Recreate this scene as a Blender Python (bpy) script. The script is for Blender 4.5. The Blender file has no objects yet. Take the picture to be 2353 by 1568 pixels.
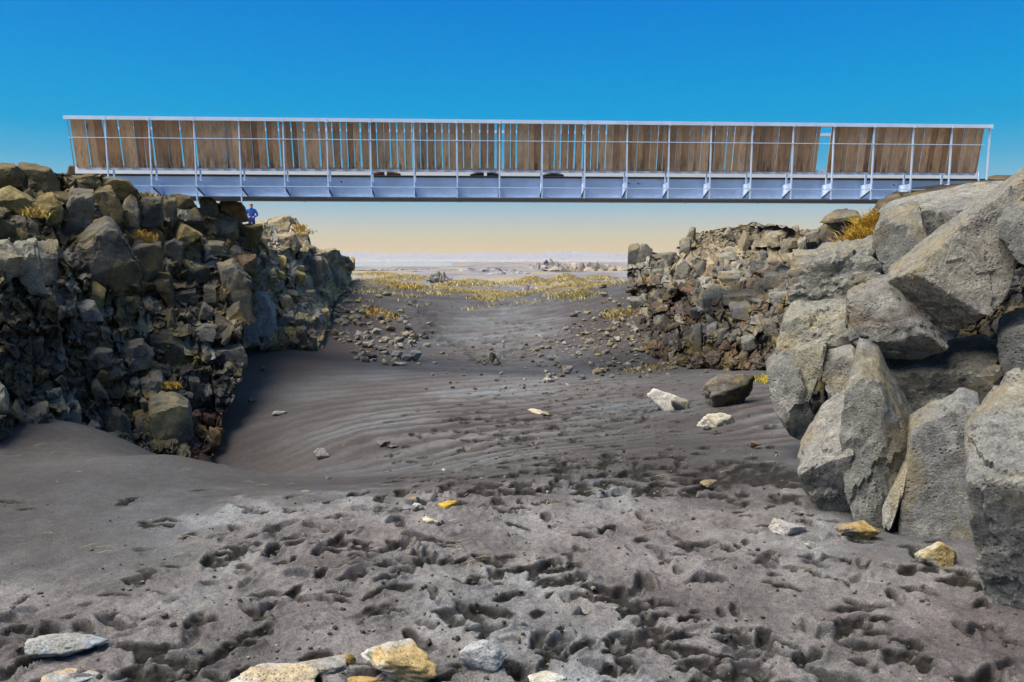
import bpy, bmesh, math, random
import numpy as np
from mathutils import Vector, Matrix

rng = np.random.default_rng(11)
random.seed(11)
SC = bpy.context.scene
COL = SC.collection

# ------------------------------------------------------------------ camera
F = 1700.0                       # focal length in pixels of the 2353 px wide view the layout was measured in
CX, CY, HOR = 1176.5, 784.0, 597.0
PITCH = math.atan((CY - HOR) / F)
CAMZ = 1.6
cam = bpy.data.cameras.new('camera')
cam.sensor_width = 36.0
cam.lens = F / 2353.0 * 36.0
cam.clip_start = 0.05
cam.clip_end = 30000
camo = bpy.data.objects.new('camera', cam)
camo.location = (0, 0, CAMZ)
camo.rotation_euler = (math.pi / 2 - PITCH, 0, 0)
COL.objects.link(camo)
SC.camera = camo

# ------------------------------------------------------------------ sky
SUN_EL, SUN_AZ = math.radians(59), math.radians(-102)     # azimuth from +Y towards +X: the light comes from the left, a little behind the camera
world = bpy.data.worlds.new('World')
SC.world = world
world.use_nodes = True
nt = world.node_tree
nt.nodes.clear()
w_out = nt.nodes.new('ShaderNodeOutputWorld')
w_bg = nt.nodes.new('ShaderNodeBackground')
w_sky = nt.nodes.new('ShaderNodeTexSky')
w_sky.sky_type = 'NISHITA'
w_sky.sun_disc = False
w_sky.sun_elevation = SUN_EL
w_sky.sun_rotation = SUN_AZ
w_sky.air_density = 1.0
w_sky.dust_density = 1.0
w_sky.ozone_density = 2.0
w_tc = nt.nodes.new('ShaderNodeTexCoord')
w_sep = nt.nodes.new('ShaderNodeSeparateXYZ')
w_ramp = nt.nodes.new('ShaderNodeValToRGB')
nt.links.new(w_tc.outputs['Generated'], w_sep.inputs[0])
nt.links.new(w_sep.outputs['Z'], w_ramp.inputs[0])
def s2l(r, g, b):
    f = lambda c: (c / 255 / 12.92) if c / 255 <= 0.04045 else ((c / 255 + 0.055) / 1.055) ** 2.4
    return (f(r), f(g), f(b), 1.0)
stops = [(0.000, (224, 196, 148)), (0.012, (220, 196, 152)), (0.035, (203, 199, 178)), (0.060, (172, 192, 201)),
         (0.085, (132, 184, 208)), (0.120, (78, 170, 210)), (0.155, (22, 160, 214)), (0.195, (0, 155, 218)),
         (0.260, (0, 140, 217)), (0.340, (0, 124, 216)), (0.60, (100, 144, 192)), (1.0, (146, 164, 186))]
el = w_ramp.color_ramp.elements
while len(el) < len(stops):
    el.new(0.5)
for e, (p, c) in zip(el, stops):
    e.position = p
    e.color = s2l(*c)
w_mul = nt.nodes.new('ShaderNodeMix'); w_mul.data_type = 'RGBA'; w_mul.blend_type = 'MIX'
w_mul.inputs[0].default_value = 0.995
w_sc = nt.nodes.new('ShaderNodeMix'); w_sc.data_type = 'RGBA'; w_sc.blend_type = 'MULTIPLY'
w_sc.inputs[0].default_value = 1.0
w_sc.inputs[7].default_value = (0.10, 0.10, 0.10, 1)      # the physical sky at its usual 0.1
nt.links.new(w_sky.outputs[0], w_sc.inputs[6])
nt.links.new(w_sc.outputs[2], w_mul.inputs[6])
nt.links.new(w_ramp.outputs[0], w_mul.inputs[7])
nt.links.new(w_mul.outputs[2], w_bg.inputs[0])
EXPO = 0.85
w_bg.inputs[1].default_value = 1.0 / 2 ** EXPO
nt.links.new(w_bg.outputs[0], w_out.inputs[0])

# ------------------------------------------------------------------ sun
sun = bpy.data.lights.new('sun', 'SUN')
sun.energy = 5.0
sun.angle = math.radians(48)
sun.color = (1.0, 0.91, 0.78)
suno = bpy.data.objects.new('sun', sun)
sd = Vector((math.sin(SUN_AZ) * math.cos(SUN_EL), math.cos(SUN_AZ) * math.cos(SUN_EL), math.sin(SUN_EL)))
suno.rotation_euler = sd.to_track_quat('Z', 'Y').to_euler()
suno.location = sd * 60
COL.objects.link(suno)

SC.view_settings.view_transform = 'Standard'
SC.view_settings.look = 'None'
SC.view_settings.exposure = EXPO
SC.view_settings.gamma = 1.0
SC.render.engine = 'CYCLES'
SC.cycles.max_bounces = 5
SC.cycles.volume_bounces = 0

# ------------------------------------------------------------------ helpers
cp, sp = math.cos(PITCH), math.sin(PITCH)
def at(u, v, Y):
    """point of the ray through the view position (u, v) at distance Y ahead of the camera"""
    dx, dy = (u - CX) / F, (CY - v) / F
    d = np.array([dx, cp + dy * sp, -sp + dy * cp])
    return np.array([0, 0, CAMZ]) + d * (Y / d[1])
def proj(P):
    P = np.asarray(P, float) - np.array([0, 0, CAMZ])
    z = P[..., 1] * cp - P[..., 2] * sp
    return CX + F * P[..., 0] / z, CY - F * (P[..., 1] * sp + P[..., 2] * cp) / z

_perm = rng.permutation(256); _perm = np.concatenate([_perm, _perm, _perm])
_grad = rng.normal(size=(256, 3)); _grad /= np.linalg.norm(_grad, axis=1)[:, None]
def noise3(p):
    p = np.asarray(p, float)
    i = np.floor(p).astype(int); f = p - i; i &= 255
    u = f * f * f * (f * (f * 6 - 15) + 10)
    r = 0
    for dx in (0, 1):
        wx = u[:, 0] if dx else 1 - u[:, 0]
        for dy in (0, 1):
            wy = u[:, 1] if dy else 1 - u[:, 1]
            for dz in (0, 1):
                wz = u[:, 2] if dz else 1 - u[:, 2]
                h = _perm[_perm[_perm[(i[:, 0] + dx) & 255] + ((i[:, 1] + dy) & 255)] + ((i[:, 2] + dz) & 255)] & 255
                g = _grad[h]
                r = r + wx * wy * wz * (g[:, 0] * (f[:, 0] - dx) + g[:, 1] * (f[:, 1] - dy) + g[:, 2] * (f[:, 2] - dz))
    return r * 1.5
def fbm(p, oct=3, lac=2.1, gain=0.5):
    p = np.asarray(p, float); a = 1.0; r = 0
    for k in range(oct):
        r = r + a * noise3(p + 17.3 * k); p = p * lac; a *= gain
    return r
def sstep(a, b, x):
    t = np.clip((x - a) / (b - a), 0, 1)
    return t * t * (3 - 2 * t)

def mesh_from(name, V, Fc, tint=None, smooth=True):
    V = np.asarray(V, np.float32); Fc = np.asarray(Fc, np.int32)
    me = bpy.data.meshes.new(name)
    n, k = Fc.shape
    me.vertices.add(len(V)); me.vertices.foreach_set('co', V.ravel())
    me.loops.add(n * k); me.loops.foreach_set('vertex_index', Fc.ravel())
    me.polygons.add(n)
    me.polygons.foreach_set('loop_start', np.arange(0, n * k, k, dtype=np.int32))
    me.polygons.foreach_set('loop_total', np.full(n, k, np.int32))
    me.polygons.foreach_set('use_smooth', np.full(n, smooth))
    if tint is not None:
        a = me.color_attributes.new('tint', 'FLOAT_COLOR', 'POINT')
        t = np.ones((len(V), 4), np.float32); t[:, :np.shape(tint)[-1]] = tint
        a.data.foreach_set('color', t.ravel())
    me.update(calc_edges=True)
    return me
SHARP = math.radians(24)
def crisp(me):
    me.set_sharp_from_angle(angle=SHARP); return me
def obj(name, me, mat=None, parent=None, loc=None):
    o = bpy.data.objects.new(name, me)
    if mat is not None and me is not None and not me.materials:
        me.materials.append(mat)
    COL.objects.link(o)
    if parent is not None: o.parent = parent
    if loc is not None: o.location = loc
    return o
def empty(name, loc=(0, 0, 0)):
    o = bpy.data.objects.new(name, None); COL.objects.link(o); o.location = loc
    o.empty_display_size = 0.2
    return o
def tag(o, label=None, cat=None, group=None, kind=None):
    if label: o['label'] = label
    if cat: o['category'] = cat
    if group: o['group'] = group
    if kind: o['kind'] = kind
    return o
class Acc:
    """collects triangles for one joined mesh"""
    def __init__(s): s.V = []; s.F = []; s.T = []; s.n = 0
    def add(s, V, Fc, t):
        s.V.append(V); s.F.append(np.asarray(Fc) + s.n); s.n += len(V)
        t = np.asarray(t, float); s.T.append(np.tile(t, (len(V), 1)) if t.ndim == 1 else t)
    def mesh(s, name, smooth=True): return mesh_from(name, np.vstack(s.V), np.vstack(s.F), np.vstack(s.T), smooth)

ICO = {}
for lv in (1, 2, 3, 4, 5, 6):
    bm = bmesh.new(); bmesh.ops.create_icosphere(bm, subdivisions=lv, radius=1)
    ICO[lv] = (np.array([v.co[:] for v in bm.verts]), np.array([[v.index for v in f.verts] for f in bm.faces]))
    bm.free()

# ------------------------------------------------------------------ materials
def new_mat(name):
    m = bpy.data.materials.new(name); m.use_nodes = True
    t = m.node_tree; b = t.nodes['Principled BSDF']
    b.inputs['Specular IOR Level'].default_value = 0.25
    return m, t, b
def N(t, kind, **kw):
    n = t.nodes.new(kind)
    for k, v in kw.items():
        if k.startswith('i_'): n.inputs[int(k[2:]) if k[2:].isdigit() else k[2:].replace('_', ' ')].default_value = v
        else: setattr(n, k, v)
    return n
def ramp(t, src, pts):
    r = t.nodes.new('ShaderNodeValToRGB'); e = r.color_ramp.elements
    while len(e) < len(pts): e.new(0.5)
    for q, (p, c) in zip(e, pts):
        q.position = p; q.color = c if hasattr(c, '__len__') else (c, c, c, 1)
    t.links.new(src, r.inputs[0]); return r.outputs[0]
def mixc(t, a, b, fac, mode='MIX'):
    m = t.nodes.new('ShaderNodeMix'); m.data_type = 'RGBA'; m.blend_type = mode
    for s, v in ((0, fac), (6, a), (7, b)):
        if isinstance(v, (int, float)): m.inputs[s].default_value = v
        elif isinstance(v, tuple): m.inputs[s].default_value = v
        else: t.links.new(v, m.inputs[s])
    return m.outputs[2]
def tex(t, kind, coord, scale, **kw):
    n = t.nodes.new(kind); n.inputs['Scale'].default_value = scale
    for k, v in kw.items(): n.inputs[k].default_value = v
    t.links.new(coord, n.inputs['Vector']); return n

def rock_material(name, s=1.0, pits=0.0, bump=0.5, lichen=(0.30, 0.22, 0.05), lich_amt=0.35, pale=0.5, crack=0.6, bd=0.10, alb=0.84):
    m, t, b = new_mat(name)
    co = N(t, 'ShaderNodeNewGeometry').outputs['Position']
    at_ = N(t, 'ShaderNodeAttribute', attribute_name='tint')
    big = tex(t, 'ShaderNodeTexNoise', co, 1.7 * s, Detail=5, Roughness=0.62)
    mid = tex(t, 'ShaderNodeTexNoise', co, 8 * s, Detail=10, Roughness=0.74)
    fine = tex(t, 'ShaderNodeTexNoise', co, 46 * s, Detail=6, Roughness=0.7)
    c = mixc(t, mixc(t, at_.outputs['Color'], (alb, alb, alb, 1), 1.0, 'MULTIPLY'), ramp(t, mid.outputs[0], [(0.30, 0.28), (0.48, 0.90), (0.60, 1.15), (0.74, 1.8)]), 1.0, 'MULTIPLY')
    c = mixc(t, c, ramp(t, fine.outputs[0], [(0.32, 0.45), (0.68, 1.55)]), 0.85, 'MULTIPLY')
    lm = ramp(t, big.outputs[0], [(0.50, 0.0), (0.62, lich_amt)])
    c = mixc(t, c, (*lichen, 1), lm)
    big2 = tex(t, 'ShaderNodeTexNoise', co, 4.3 * s, Detail=9, Roughness=0.72)
    pm = ramp(t, big2.outputs[0], [(0.56, 0.0), (0.68, pale)])
    c = mixc(t, c, (0.34, 0.34, 0.31, 1), pm)
    h = mixc(t, mid.outputs[0], fine.outputs[0], 0.35)
    if pits:
        vo = tex(t, 'ShaderNodeTexVoronoi', co, 24 * s)
        pm2 = ramp(t, vo.outputs['Distance'], [(0.16, 0.0), (0.34, 1.0)])
        msk = tex(t, 'ShaderNodeTexNoise', co, 3.0 * s, Detail=3)
        k = ramp(t, msk.outputs[0], [(0.50, 0.0), (0.62, pits)])
        c = mixc(t, c, mixc(t, c, mixc(t, (0.25, 0.25, 0.25, 1), (1, 1, 1, 1), pm2), 1.0, 'MULTIPLY'), k)
        h = mixc(t, h, mixc(t, h, pm2, 1.0, 'MULTIPLY'), k)
    wp = N(t, 'ShaderNodeVectorMath', operation='MULTIPLY_ADD'); t.links.new(mid.outputs['Color'], wp.inputs[0]); wp.inputs[1].default_value = (0.22 / s,) * 3; t.links.new(co, wp.inputs[2])
    ck = tex(t, 'ShaderNodeTexVoronoi', wp.outputs[0], 2.3 * s); ck.feature = 'DISTANCE_TO_EDGE'
    cm = ramp(t, ck.outputs['Distance'], [(0.003, 0.25), (0.016, 1.0)])
    cmk = ramp(t, tex(t, 'ShaderNodeTexNoise', co, 1.1 * s, Detail=2).outputs[0], [(0.52, 0.0), (0.62, crack)])
    c = mixc(t, c, mixc(t, c, cm, 1.0, 'MULTIPLY'), cmk)
    h = mixc(t, h, mixc(t, h, cm, 1.0, 'MULTIPLY'), cmk)
    t.links.new(c, b.inputs['Base Color'])
    b.inputs['Roughness'].default_value = 0.9
    bp = N(t, 'ShaderNodeBump'); bp.inputs['Strength'].default_value = bump; bp.inputs['Distance'].default_value = bd / s
    t.links.new(h, bp.inputs['Height']); t.links.new(bp.outputs[0], b.inputs['Normal'])
    return m
M_ROCK = rock_material('basalt', 1.0, 0.0, 0.6, lich_amt=0.30, pale=0.25)
M_ROCKR = rock_material('grey_vesicular_basalt', 1.6, 0.75, 0.75, lichen=(0.26, 0.20, 0.09), lich_amt=0.42, pale=0.75, crack=0.55, bd=0.10, alb=0.95)
M_STONE = rock_material('speckled_stone', 3.0, 0.8, 0.6, lich_amt=0.25, pale=0.45, crack=0.0)

def simple_mat(name, col, rough=0.6, var=0.0, scale=8, metal=0.0, bump=0.0):
    m, t, b = new_mat(name)
    b.inputs['Roughness'].default_value = rough; b.inputs['Metallic'].default_value = metal
    if var:
        co = N(t, 'ShaderNodeTexCoord').outputs['Object']
        n = tex(t, 'ShaderNodeTexNoise', co, scale, Detail=6, Roughness=0.65)
        c = mixc(t, (*col, 1), ramp(t, n.outputs[0], [(0.3, 1 - var), (0.7, 1 + var)]), 1.0, 'MULTIPLY')
        t.links.new(c, b.inputs['Base Color'])
        if bump:
            bp = N(t, 'ShaderNodeBump'); bp.inputs['Strength'].default_value = bump; bp.inputs['Distance'].default_value = 0.01
            t.links.new(n.outputs[0], bp.inputs['Height']); t.links.new(bp.outputs[0], b.inputs['Normal'])
    else:
        b.inputs['Base Color'].default_value = (*col, 1)
    return m
def tint_mat(name, rough=0.8, var=0.25, scale=30):
    m, t, b = new_mat(name)
    b.inputs['Roughness'].default_value = rough
    a = N(t, 'ShaderNodeAttribute', attribute_name='tint')
    co = N(t, 'ShaderNodeNewGeometry').outputs['Position']
    n = tex(t, 'ShaderNodeTexNoise', co, scale, Detail=4)
    c = mixc(t, a.outputs['Color'], ramp(t, n.outputs[0], [(0.3, 1 - var), (0.7, 1 + var)]), 1.0, 'MULTIPLY')
    t.links.new(c, b.inputs['Base Color'])
    return m
M_GRASS = tint_mat('dry_grass', 0.8, 0.3, 12)
M_STEEL = simple_mat('painted_steel', (0.60, 0.74, 0.96), 0.45, 0.10, 3.0)
M_STEELD = simple_mat('dark_steel', (0.10, 0.12, 0.16), 0.5, 0.15, 6.0)
M_WHITE = simple_mat('sky_slot_white', (0.82, 0.82, 0.80), 0.5, 0.04, 5.0)  # white that imitates the bright sky in the slot under the planks
M_RUST = simple_mat('rust', (0.10, 0.04, 0.025), 0.8, 0.2, 20)

# ------------------------------------------------------------------ sand: height field
def tps_fit(P, val, lam=1e-4):
    P = np.asarray(P, float); n = len(P)
    d = np.linalg.norm(P[:, None] - P[None], axis=2)
    K = np.where(d > 0, d * d * np.log(d + 1e-9), 0) + lam * np.eye(n)
    A = np.zeros((n + 3, n + 3)); A[:n, :n] = K; A[:n, n] = 1; A[:n, n + 1:] = P; A[n, :n] = 1; A[n + 1:, :n] = P.T
    w = np.linalg.solve(A, np.concatenate([np.asarray(val, float), [0, 0, 0]]))
    def f(Q):
        Q = np.atleast_2d(np.asarray(Q, float)); out = w[n] + Q @ w[n + 1:]
        for i in range(n):
            d2 = ((Q - P[i]) ** 2).sum(1)
            out += w[i] * 0.5 * d2 * np.log(d2 + 1e-12)
        return out
    return f
gc = []
def gpx(u, v, Y): p = at(u, v, Y); gc.append((p[0], Y, p[2]))
for x in (-5, -1.5, 1.5, 5): gc.append((x, -3, 0.02)); gc.append((x, 2.0, 0.0 if abs(x) < 3 else 0.08))
gc += [(-0.6, 4.6, 0.0), (1.0, 4.6, 0.0), (-3.2, 4.4, 0.06), (0.2, 6.2, -0.10), (1.6, 6.4, -0.06)]
gpx(215, 985, 7.3); gpx(60, 1060, 6.1); gpx(540, 1112, 5.5); gpx(640, 1140, 5.0)
gpx(400, 1046, 6.3); gc.extend([(-2.9, 7.2, -0.62), (-3.3, 8.2, -0.86), (-2.1, 7.0, -0.52), (-1.3, 7.4, -0.55), (-3.9, 8.5, -0.8), (-4.6, 8.4, -0.45)])
gpx(500, 1075, 9.4); gpx(400, 1060, 9.2); gpx(560, 1040, 9.6); gpx(800, 1010, 8.6); gpx(700, 930, 11.5); gpx(760, 860, 14.5)
gpx(1000, 1000, 8.6); gpx(1150, 930, 11.0); gpx(1150, 860, 15.0); gpx(1250, 850, 17.0); gpx(1200, 790, 23); gpx(1200, 730, 31); gpx(1200, 688, 39)
gpx(620, 800, 16.5); gpx(745, 805, 18.5); gpx(880, 805, 19.5); gpx(800, 710, 29); gpx(900, 668, 38); gpx(830, 650, 42)
gpx(1480, 805, 18.5); gpx(1450, 740, 25); gpx(1430, 655, 38); gpx(1350, 720, 30); gpx(1390, 790, 21)
gpx(1600, 842, 16.0); gpx(1760, 852, 13.2); gpx(1690, 935, 9.0); gpx(1530, 942, 9.4); gpx(1820, 1120, 5.1); gpx(1800, 1000, 7.2); gpx(1450, 1000, 8.0)
gpx(2300, 1400, 3.2); gpx(2200, 1235, 4.1); gpx(1960, 1175, 4.6); gpx(2120, 1220, 4.3)
gc += [(0, 46, -0.55), (-8, 46, -0.15), (8, 46, 0.2), (0, 60, -0.9), (-12, 60, -0.8), (14, 60, -0.8)]
gc += [(-9, 9, 0.1), (-11, 20, 0.2), (-16, 36, 0.4), (8, 9, 0.2), (11, 20, 0.2), (16, 36, 0.6), (-6, 6, 0.2), (5, 5, 0.25)]
gc = np.array(gc)
g_tps = tps_fit(gc[:, :2], gc[:, 2], 1e-3)
def far_h(X, Y):
    return -1.0 - 0.9 * sstep(60, 420, Y) - 3.0 * sstep(380, 470, Y) * (1 - sstep(-75, -25, X * 470 / np.maximum(Y, 1))) * (1 - sstep(950, 1100, Y))
DUNES = []      # (x, y, rx, ry, h): grassy mounds beyond the crest
for (u, v, Y, wpx, hpx) in ((880, 652, 44, 120, 8), (1010, 655, 47, 150, 9), (1120, 660, 45, 130, 6), (1290, 655, 46, 150, 10), (1345, 650, 49, 110, 11),
                            (1075, 635, 74, 110, 10), (1222, 625, 82, 60, 12), (1300, 622, 90, 55, 14), (930, 628, 100, 110, 7), (1380, 620, 100, 60, 5), (860, 622, 130, 80, 5)):
    p = at(u, v, Y); DUNES.append((p[0], Y, wpx * 0.5 * Y / F, 3.0 + Y * 0.05, hpx * Y / F))
def ground_base(X, Y):
    X = np.asarray(X, float); Y = np.asarray(Y, float); sh = X.shape
    x = X.ravel(); y = Y.ravel()
    z = np.empty_like(x); near = y < 64
    z[near] = np.clip(g_tps(np.stack([np.clip(x[near], -16, 16), y[near]], 1)), -1.35, 0.7)
    fz = far_h(x, y)
    z[~near] = fz[~near]
    k = sstep(46, 62, y); z = z * (1 - k) + fz * k
    for (a, b_, rx, ry, h) in DUNES:
        d = ((x - a) / rx) ** 2 + ((y - b_) / ry) ** 2
        z = z + h * np.exp(-d * 1.3)
    return z.reshape(sh)

ncol = 680
tcol = np.linspace(-1, 1, ncol); tcol = 0.80 * (0.62 * tcol + 0.38 * tcol ** 3)
vrow = np.concatenate([np.arange(1240, 300, -1.25), np.arange(300, 24, -1.05)])
Yr = CAMZ * F / vrow * 1.0
Yr = np.concatenate([np.linspace(-1.2, Yr[0] - 0.02, 30), Yr, np.geomspace(Yr[-1] * 1.02, 9000, 90)])
YY = np.repeat(Yr[:, None], ncol, 1); XX = (YY + 1.8) * tcol[None, :]
ZZ = ground_base(XX, YY)
ZB = ZZ.copy()
flat = np.stack([XX.ravel(), YY.ravel(), np.zeros(XX.size)], 1)
uu, vv = proj(np.stack([XX.ravel(), YY.ravel(), ZZ.ravel()], 1)); uu = uu.reshape(XX.shape); vv = vv.reshape(XX.shape)
n_big = fbm(flat * 0.5, 2).reshape(XX.shape); n_mid = fbm(flat * [2.2, 2.6, 1] + 5, 3).reshape(XX.shape)
near = YY < 20
trod = sstep(1085, 1165, vv + 22 * n_mid - 0.055 * np.abs(uu - 1150) * (uu < 1150)) * (YY < 8)
trod *= 1 - 0.85 * sstep(560, 300, uu) * sstep(1430, 1240, vv)
trod *= 1 - 0.8 * sstep(1850, 2000, uu) * sstep(1330, 1230, vv)
ZZ += n_big * 0.02 * (YY < 60) + 0.0
hum = fbm(flat * [4.5, 5.5, 1] + 31, 3).reshape(XX.shape)
ZZ += trod * (0.020 * hum + 0.012 * n_mid)
fine_h = fbm(flat[YY.ravel() < 9] * [22, 26, 1], 3)
tmp = np.zeros(XX.size); tmp[YY.ravel() < 9] = fine_h
ZZ += trod * 0.009 * tmp.reshape(XX.shape)
# wind ripples in the hollow
rip_m = np.exp(-(((uu - 1080) / 330) ** 2 + ((vv - 985) / 105) ** 2)) + 0.8 * np.exp(-(((uu - 1780) / 120) ** 2 + ((vv - 960) / 70) ** 2)) + 0.9 * np.exp(-(((uu - 1180) / 190) ** 2 + ((vv - 745) / 50) ** 2))
ph = (YY * 0.97 - XX * 0.30) * 2 * math.pi / (0.20 + 0.010 * YY) + 2.2 * n_mid + 3 * n_big
ZZ += np.where(YY < 45, rip_m * 0.016 * (0.6 + 0.04 * YY) * np.sin(ph), 0)
# far dunes and lava lumps
fl = sstep(55, 90, YY)
ZZ += fl * fbm(flat * [0.03, 0.03, 1] + 9, 3).reshape(XX.shape) * 0.55 * (YY < 2500)
WET_SHADE = np.zeros_like(ZZ); PIT = np.zeros_like(ZZ); RIM = np.zeros_like(ZZ)
crumb = tmp.reshape(XX.shape)
def press(x, y, ang, la, lb, dep, rim=0.3, wet_shade=0.0, sharp=0.75):
    R = max(la, lb) * 1.8
    j0, j1 = np.searchsorted(Yr, [y - R, y + R])
    if j1 - j0 < 2: return
    tt = np.array([(x - R) / (y + 1.8), (x + R) / (y + 1.8)])
    i0, i1 = np.searchsorted(tcol, tt); i0 = max(i0 - 1, 0); i1 = min(i1 + 1, ncol)
    w = (slice(j0, j1), slice(i0, i1))
    dx = XX[w] - x; dy = YY[w] - y
    dx = dx + 0.34 * lb * hum[w] + 0.10 * lb * crumb[w]; dy = dy + 0.40 * lb * n_mid[w] - 0.10 * lb * crumb[w]
    c, s = math.cos(ang), math.sin(ang)
    a = (dx * c + dy * s) / la; b = (-dx * s + dy * c) / lb
    q = np.sqrt(a * a + b * b)
    PIT[w] = np.minimum(PIT[w], -dep * (1 - sstep(sharp * 0.7, 1.02, q)) * (1 + 0.35 * a))
    RIM[w] = np.maximum(RIM[w], rim * dep * np.exp(-((q - 1.2) / 0.22) ** 2) * (0.6 + 0.8 * hum[w]))
    if wet_shade: WET_SHADE[w] = np.maximum(WET_SHADE[w], wet_shade * (1 - sstep(0.78, 1.24, q + 0.35 * hum[w] + 0.35 * crumb[w])))  # pit insides: damp sand plus shade painted into the colour
def gz_arr(x, y):
    j = np.clip(np.searchsorted(Yr, y) - 1, 0, len(Yr) - 2); tq = x / (y + 1.8); i = np.clip(np.searchsorted(tcol, tq) - 1, 0, ncol - 2)
    a = np.clip((y - Yr[j]) / (Yr[j + 1] - Yr[j]), 0, 1); b_ = np.clip((tq - tcol[i]) / (tcol[i + 1] - tcol[i]), 0, 1)
    return (ZB[j, i] * (1 - a) + ZB[j + 1, i] * a) * (1 - b_) + (ZB[j, i + 1] * (1 - a) + ZB[j + 1, i + 1] * a) * b_
def gz_fast(x, y): return float(gz_arr(np.array([x]), np.array([y]))[0])
RAYS = np.geomspace(1.6, 300, 420)
def ray_ground(u, v):
    d = at(u, v, 1.0) - np.array([0, 0, CAMZ])
    dz = CAMZ + d[2] * RAYS - gz_arr(d[0] * RAYS, RAYS)
    k = int(np.argmax(dz < 0)) if (dz < 0).any() else len(RAYS) - 1
    f = dz[k - 1] / (dz[k - 1] - dz[k]) if k > 0 and dz[k] < 0 else 0.0
    Y = RAYS[k - 1] + (RAYS[k] - RAYS[k - 1]) * f if k > 0 else RAYS[0]
    return np.array([0, 0, CAMZ]) + d * Y
R_ = random.Random(5)
# trodden foreground
for k in range(1900):
    y = 1.9 + 4.6 * R_.random() ** 1.25; x = R_.uniform(-0.66, 0.66) * (y + 0.6)
    j = min(np.searchsorted(Yr, y), len(Yr) - 1); i = min(np.searchsorted(tcol, x / (y + 1.8)), ncol - 1)
    if R_.random() > trod[j, i] * (0.55 + 0.9 * n_big[j, i]) + 0.02: continue
    sc_ = R_.uniform(0.45, 1.15); ang = R_.gauss(0.1, 0.55) if R_.random() < 0.7 else R_.gauss(1.4, 0.4)
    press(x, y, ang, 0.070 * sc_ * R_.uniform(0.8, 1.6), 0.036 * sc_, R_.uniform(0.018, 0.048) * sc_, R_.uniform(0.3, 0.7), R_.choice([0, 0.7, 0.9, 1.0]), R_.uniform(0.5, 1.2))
# the trail through the hollow and up the far slope
for k in range(720):
    v = R_.uniform(862, 1140); u = R_.gauss(1390 - (v - 900) * 0.55, 120 + (v - 870) * 0.5)
    if not (880 < u < 1800): continue
    p = ray_ground(u, v)
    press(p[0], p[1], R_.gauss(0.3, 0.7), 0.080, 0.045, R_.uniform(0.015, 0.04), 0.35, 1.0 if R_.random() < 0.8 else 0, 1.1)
for k in range(150):
    f = R_.random(); u = np.interp(f, [0, 0.4, 0.7, 1], [1140, 1000, 985, 960]) + R_.gauss(0, 12); v = np.interp(f, [0, 0.4, 0.7, 1], [840, 770, 730, 680])
    p = ray_ground(u, v); press(p[0], p[1], R_.gauss(1.3, 0.5), 0.24, 0.15, R_.uniform(0.04, 0.08), 0.4, 0.5)
for k in range(120):
    u = R_.gauss(1210, 70); v = R_.uniform(740, 830); p = ray_ground(u, v); press(p[0], p[1], R_.gauss(1.3, 0.5), 0.2, 0.13, R_.uniform(0.03, 0.07), 0.4, 0.5)
for k in range(60):
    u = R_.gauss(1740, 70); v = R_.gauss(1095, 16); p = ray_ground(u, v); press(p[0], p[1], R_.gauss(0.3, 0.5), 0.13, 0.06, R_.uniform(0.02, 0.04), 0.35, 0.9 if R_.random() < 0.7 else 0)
# dug-over dark patches
for (u, v, r_) in ((1465, 1400, 0.17), (1310, 1330, 0.15), (880, 1415, 0.09), (360, 1520, 0.12), (560, 1475, 0.08), (1250, 1520, 0.10), (1700, 1450, 0.09), (2060, 1510, 0.13), (1950, 1420, 0.13), (1520, 1480, 0.10), (2200, 1320, 0.13), (1640, 1535, 0.14), (1430, 1530, 0.10), (120, 1490, 0.1), (820, 1270, 0.1), (520, 1280, 0.1), (360, 1205, 0.09)):
    p = ray_ground(u, v)
    for q in range(6):
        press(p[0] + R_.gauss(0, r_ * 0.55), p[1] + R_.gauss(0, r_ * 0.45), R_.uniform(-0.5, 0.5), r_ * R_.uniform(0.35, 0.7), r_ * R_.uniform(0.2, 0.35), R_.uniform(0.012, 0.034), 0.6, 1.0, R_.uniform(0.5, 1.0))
ZZ += PIT + np.where(PIT < -0.004, 0, RIM)
ZZ += np.where(YY < 9, WET_SHADE * 0.012 * crumb, 0)
# slopes that lie exposed below the cliffs are strewn with dark earth
vid = np.arange(XX.size).reshape(XX.shape)
quads = np.stack([vid[:-1, :-1], vid[:-1, 1:], vid[1:, 1:], vid[1:, :-1]], -1).reshape(-1, 4)
EARTH = np.clip(np.exp(-(((uu - 690) / 150) ** 2 + ((vv - 812) / 26) ** 2)) * 1.3 + 0.95 * np.exp(-(((uu - 815) / 105) ** 2 + ((vv - 745) / 60) ** 2)) + 0.75 * np.exp(-(((uu - 1420) / 75) ** 2 + ((vv - 755) / 65) ** 2)), 0, 1) * (YY > 12) * (YY < 50)
GRASSY = np.zeros_like(ZZ)
for (a, b_, rx, ry, h) in DUNES:
    GRASSY = np.maximum(GRASSY, np.exp(-(((XX - a) / rx) ** 2 + ((YY - b_) / ry) ** 2) * 1.1))
GRASSY = np.clip(GRASSY * 1.3 + 0.5 * n_mid - 0.15, 0, 1) * (YY > 38)
DRY = np.clip(0.32 * np.exp(-(((uu - 1170 + 0.35 * (vv - 780)) / 135) ** 2) ** 1.5 - ((vv - 775) / 75) ** 4) * (YY > 13) + trod * (0.75 + 0.6 * n_mid) + 0.45 * sstep(40, 90, YY) + np.where(YY < 45, rip_m * (0.22 + 0.38 * np.sin(ph)), 0) * (1 - 0.6 * np.exp(-((vv - 745) / 40) ** 2)) + 0.35 * np.exp(-(((uu - 1250) / 420) ** 2 + ((vv - 890) / 40) ** 2)), 0, 1)
gtint = np.stack([np.clip(WET_SHADE, 0, 1), EARTH, GRASSY, DRY], -1).reshape(-1, 4)
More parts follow.
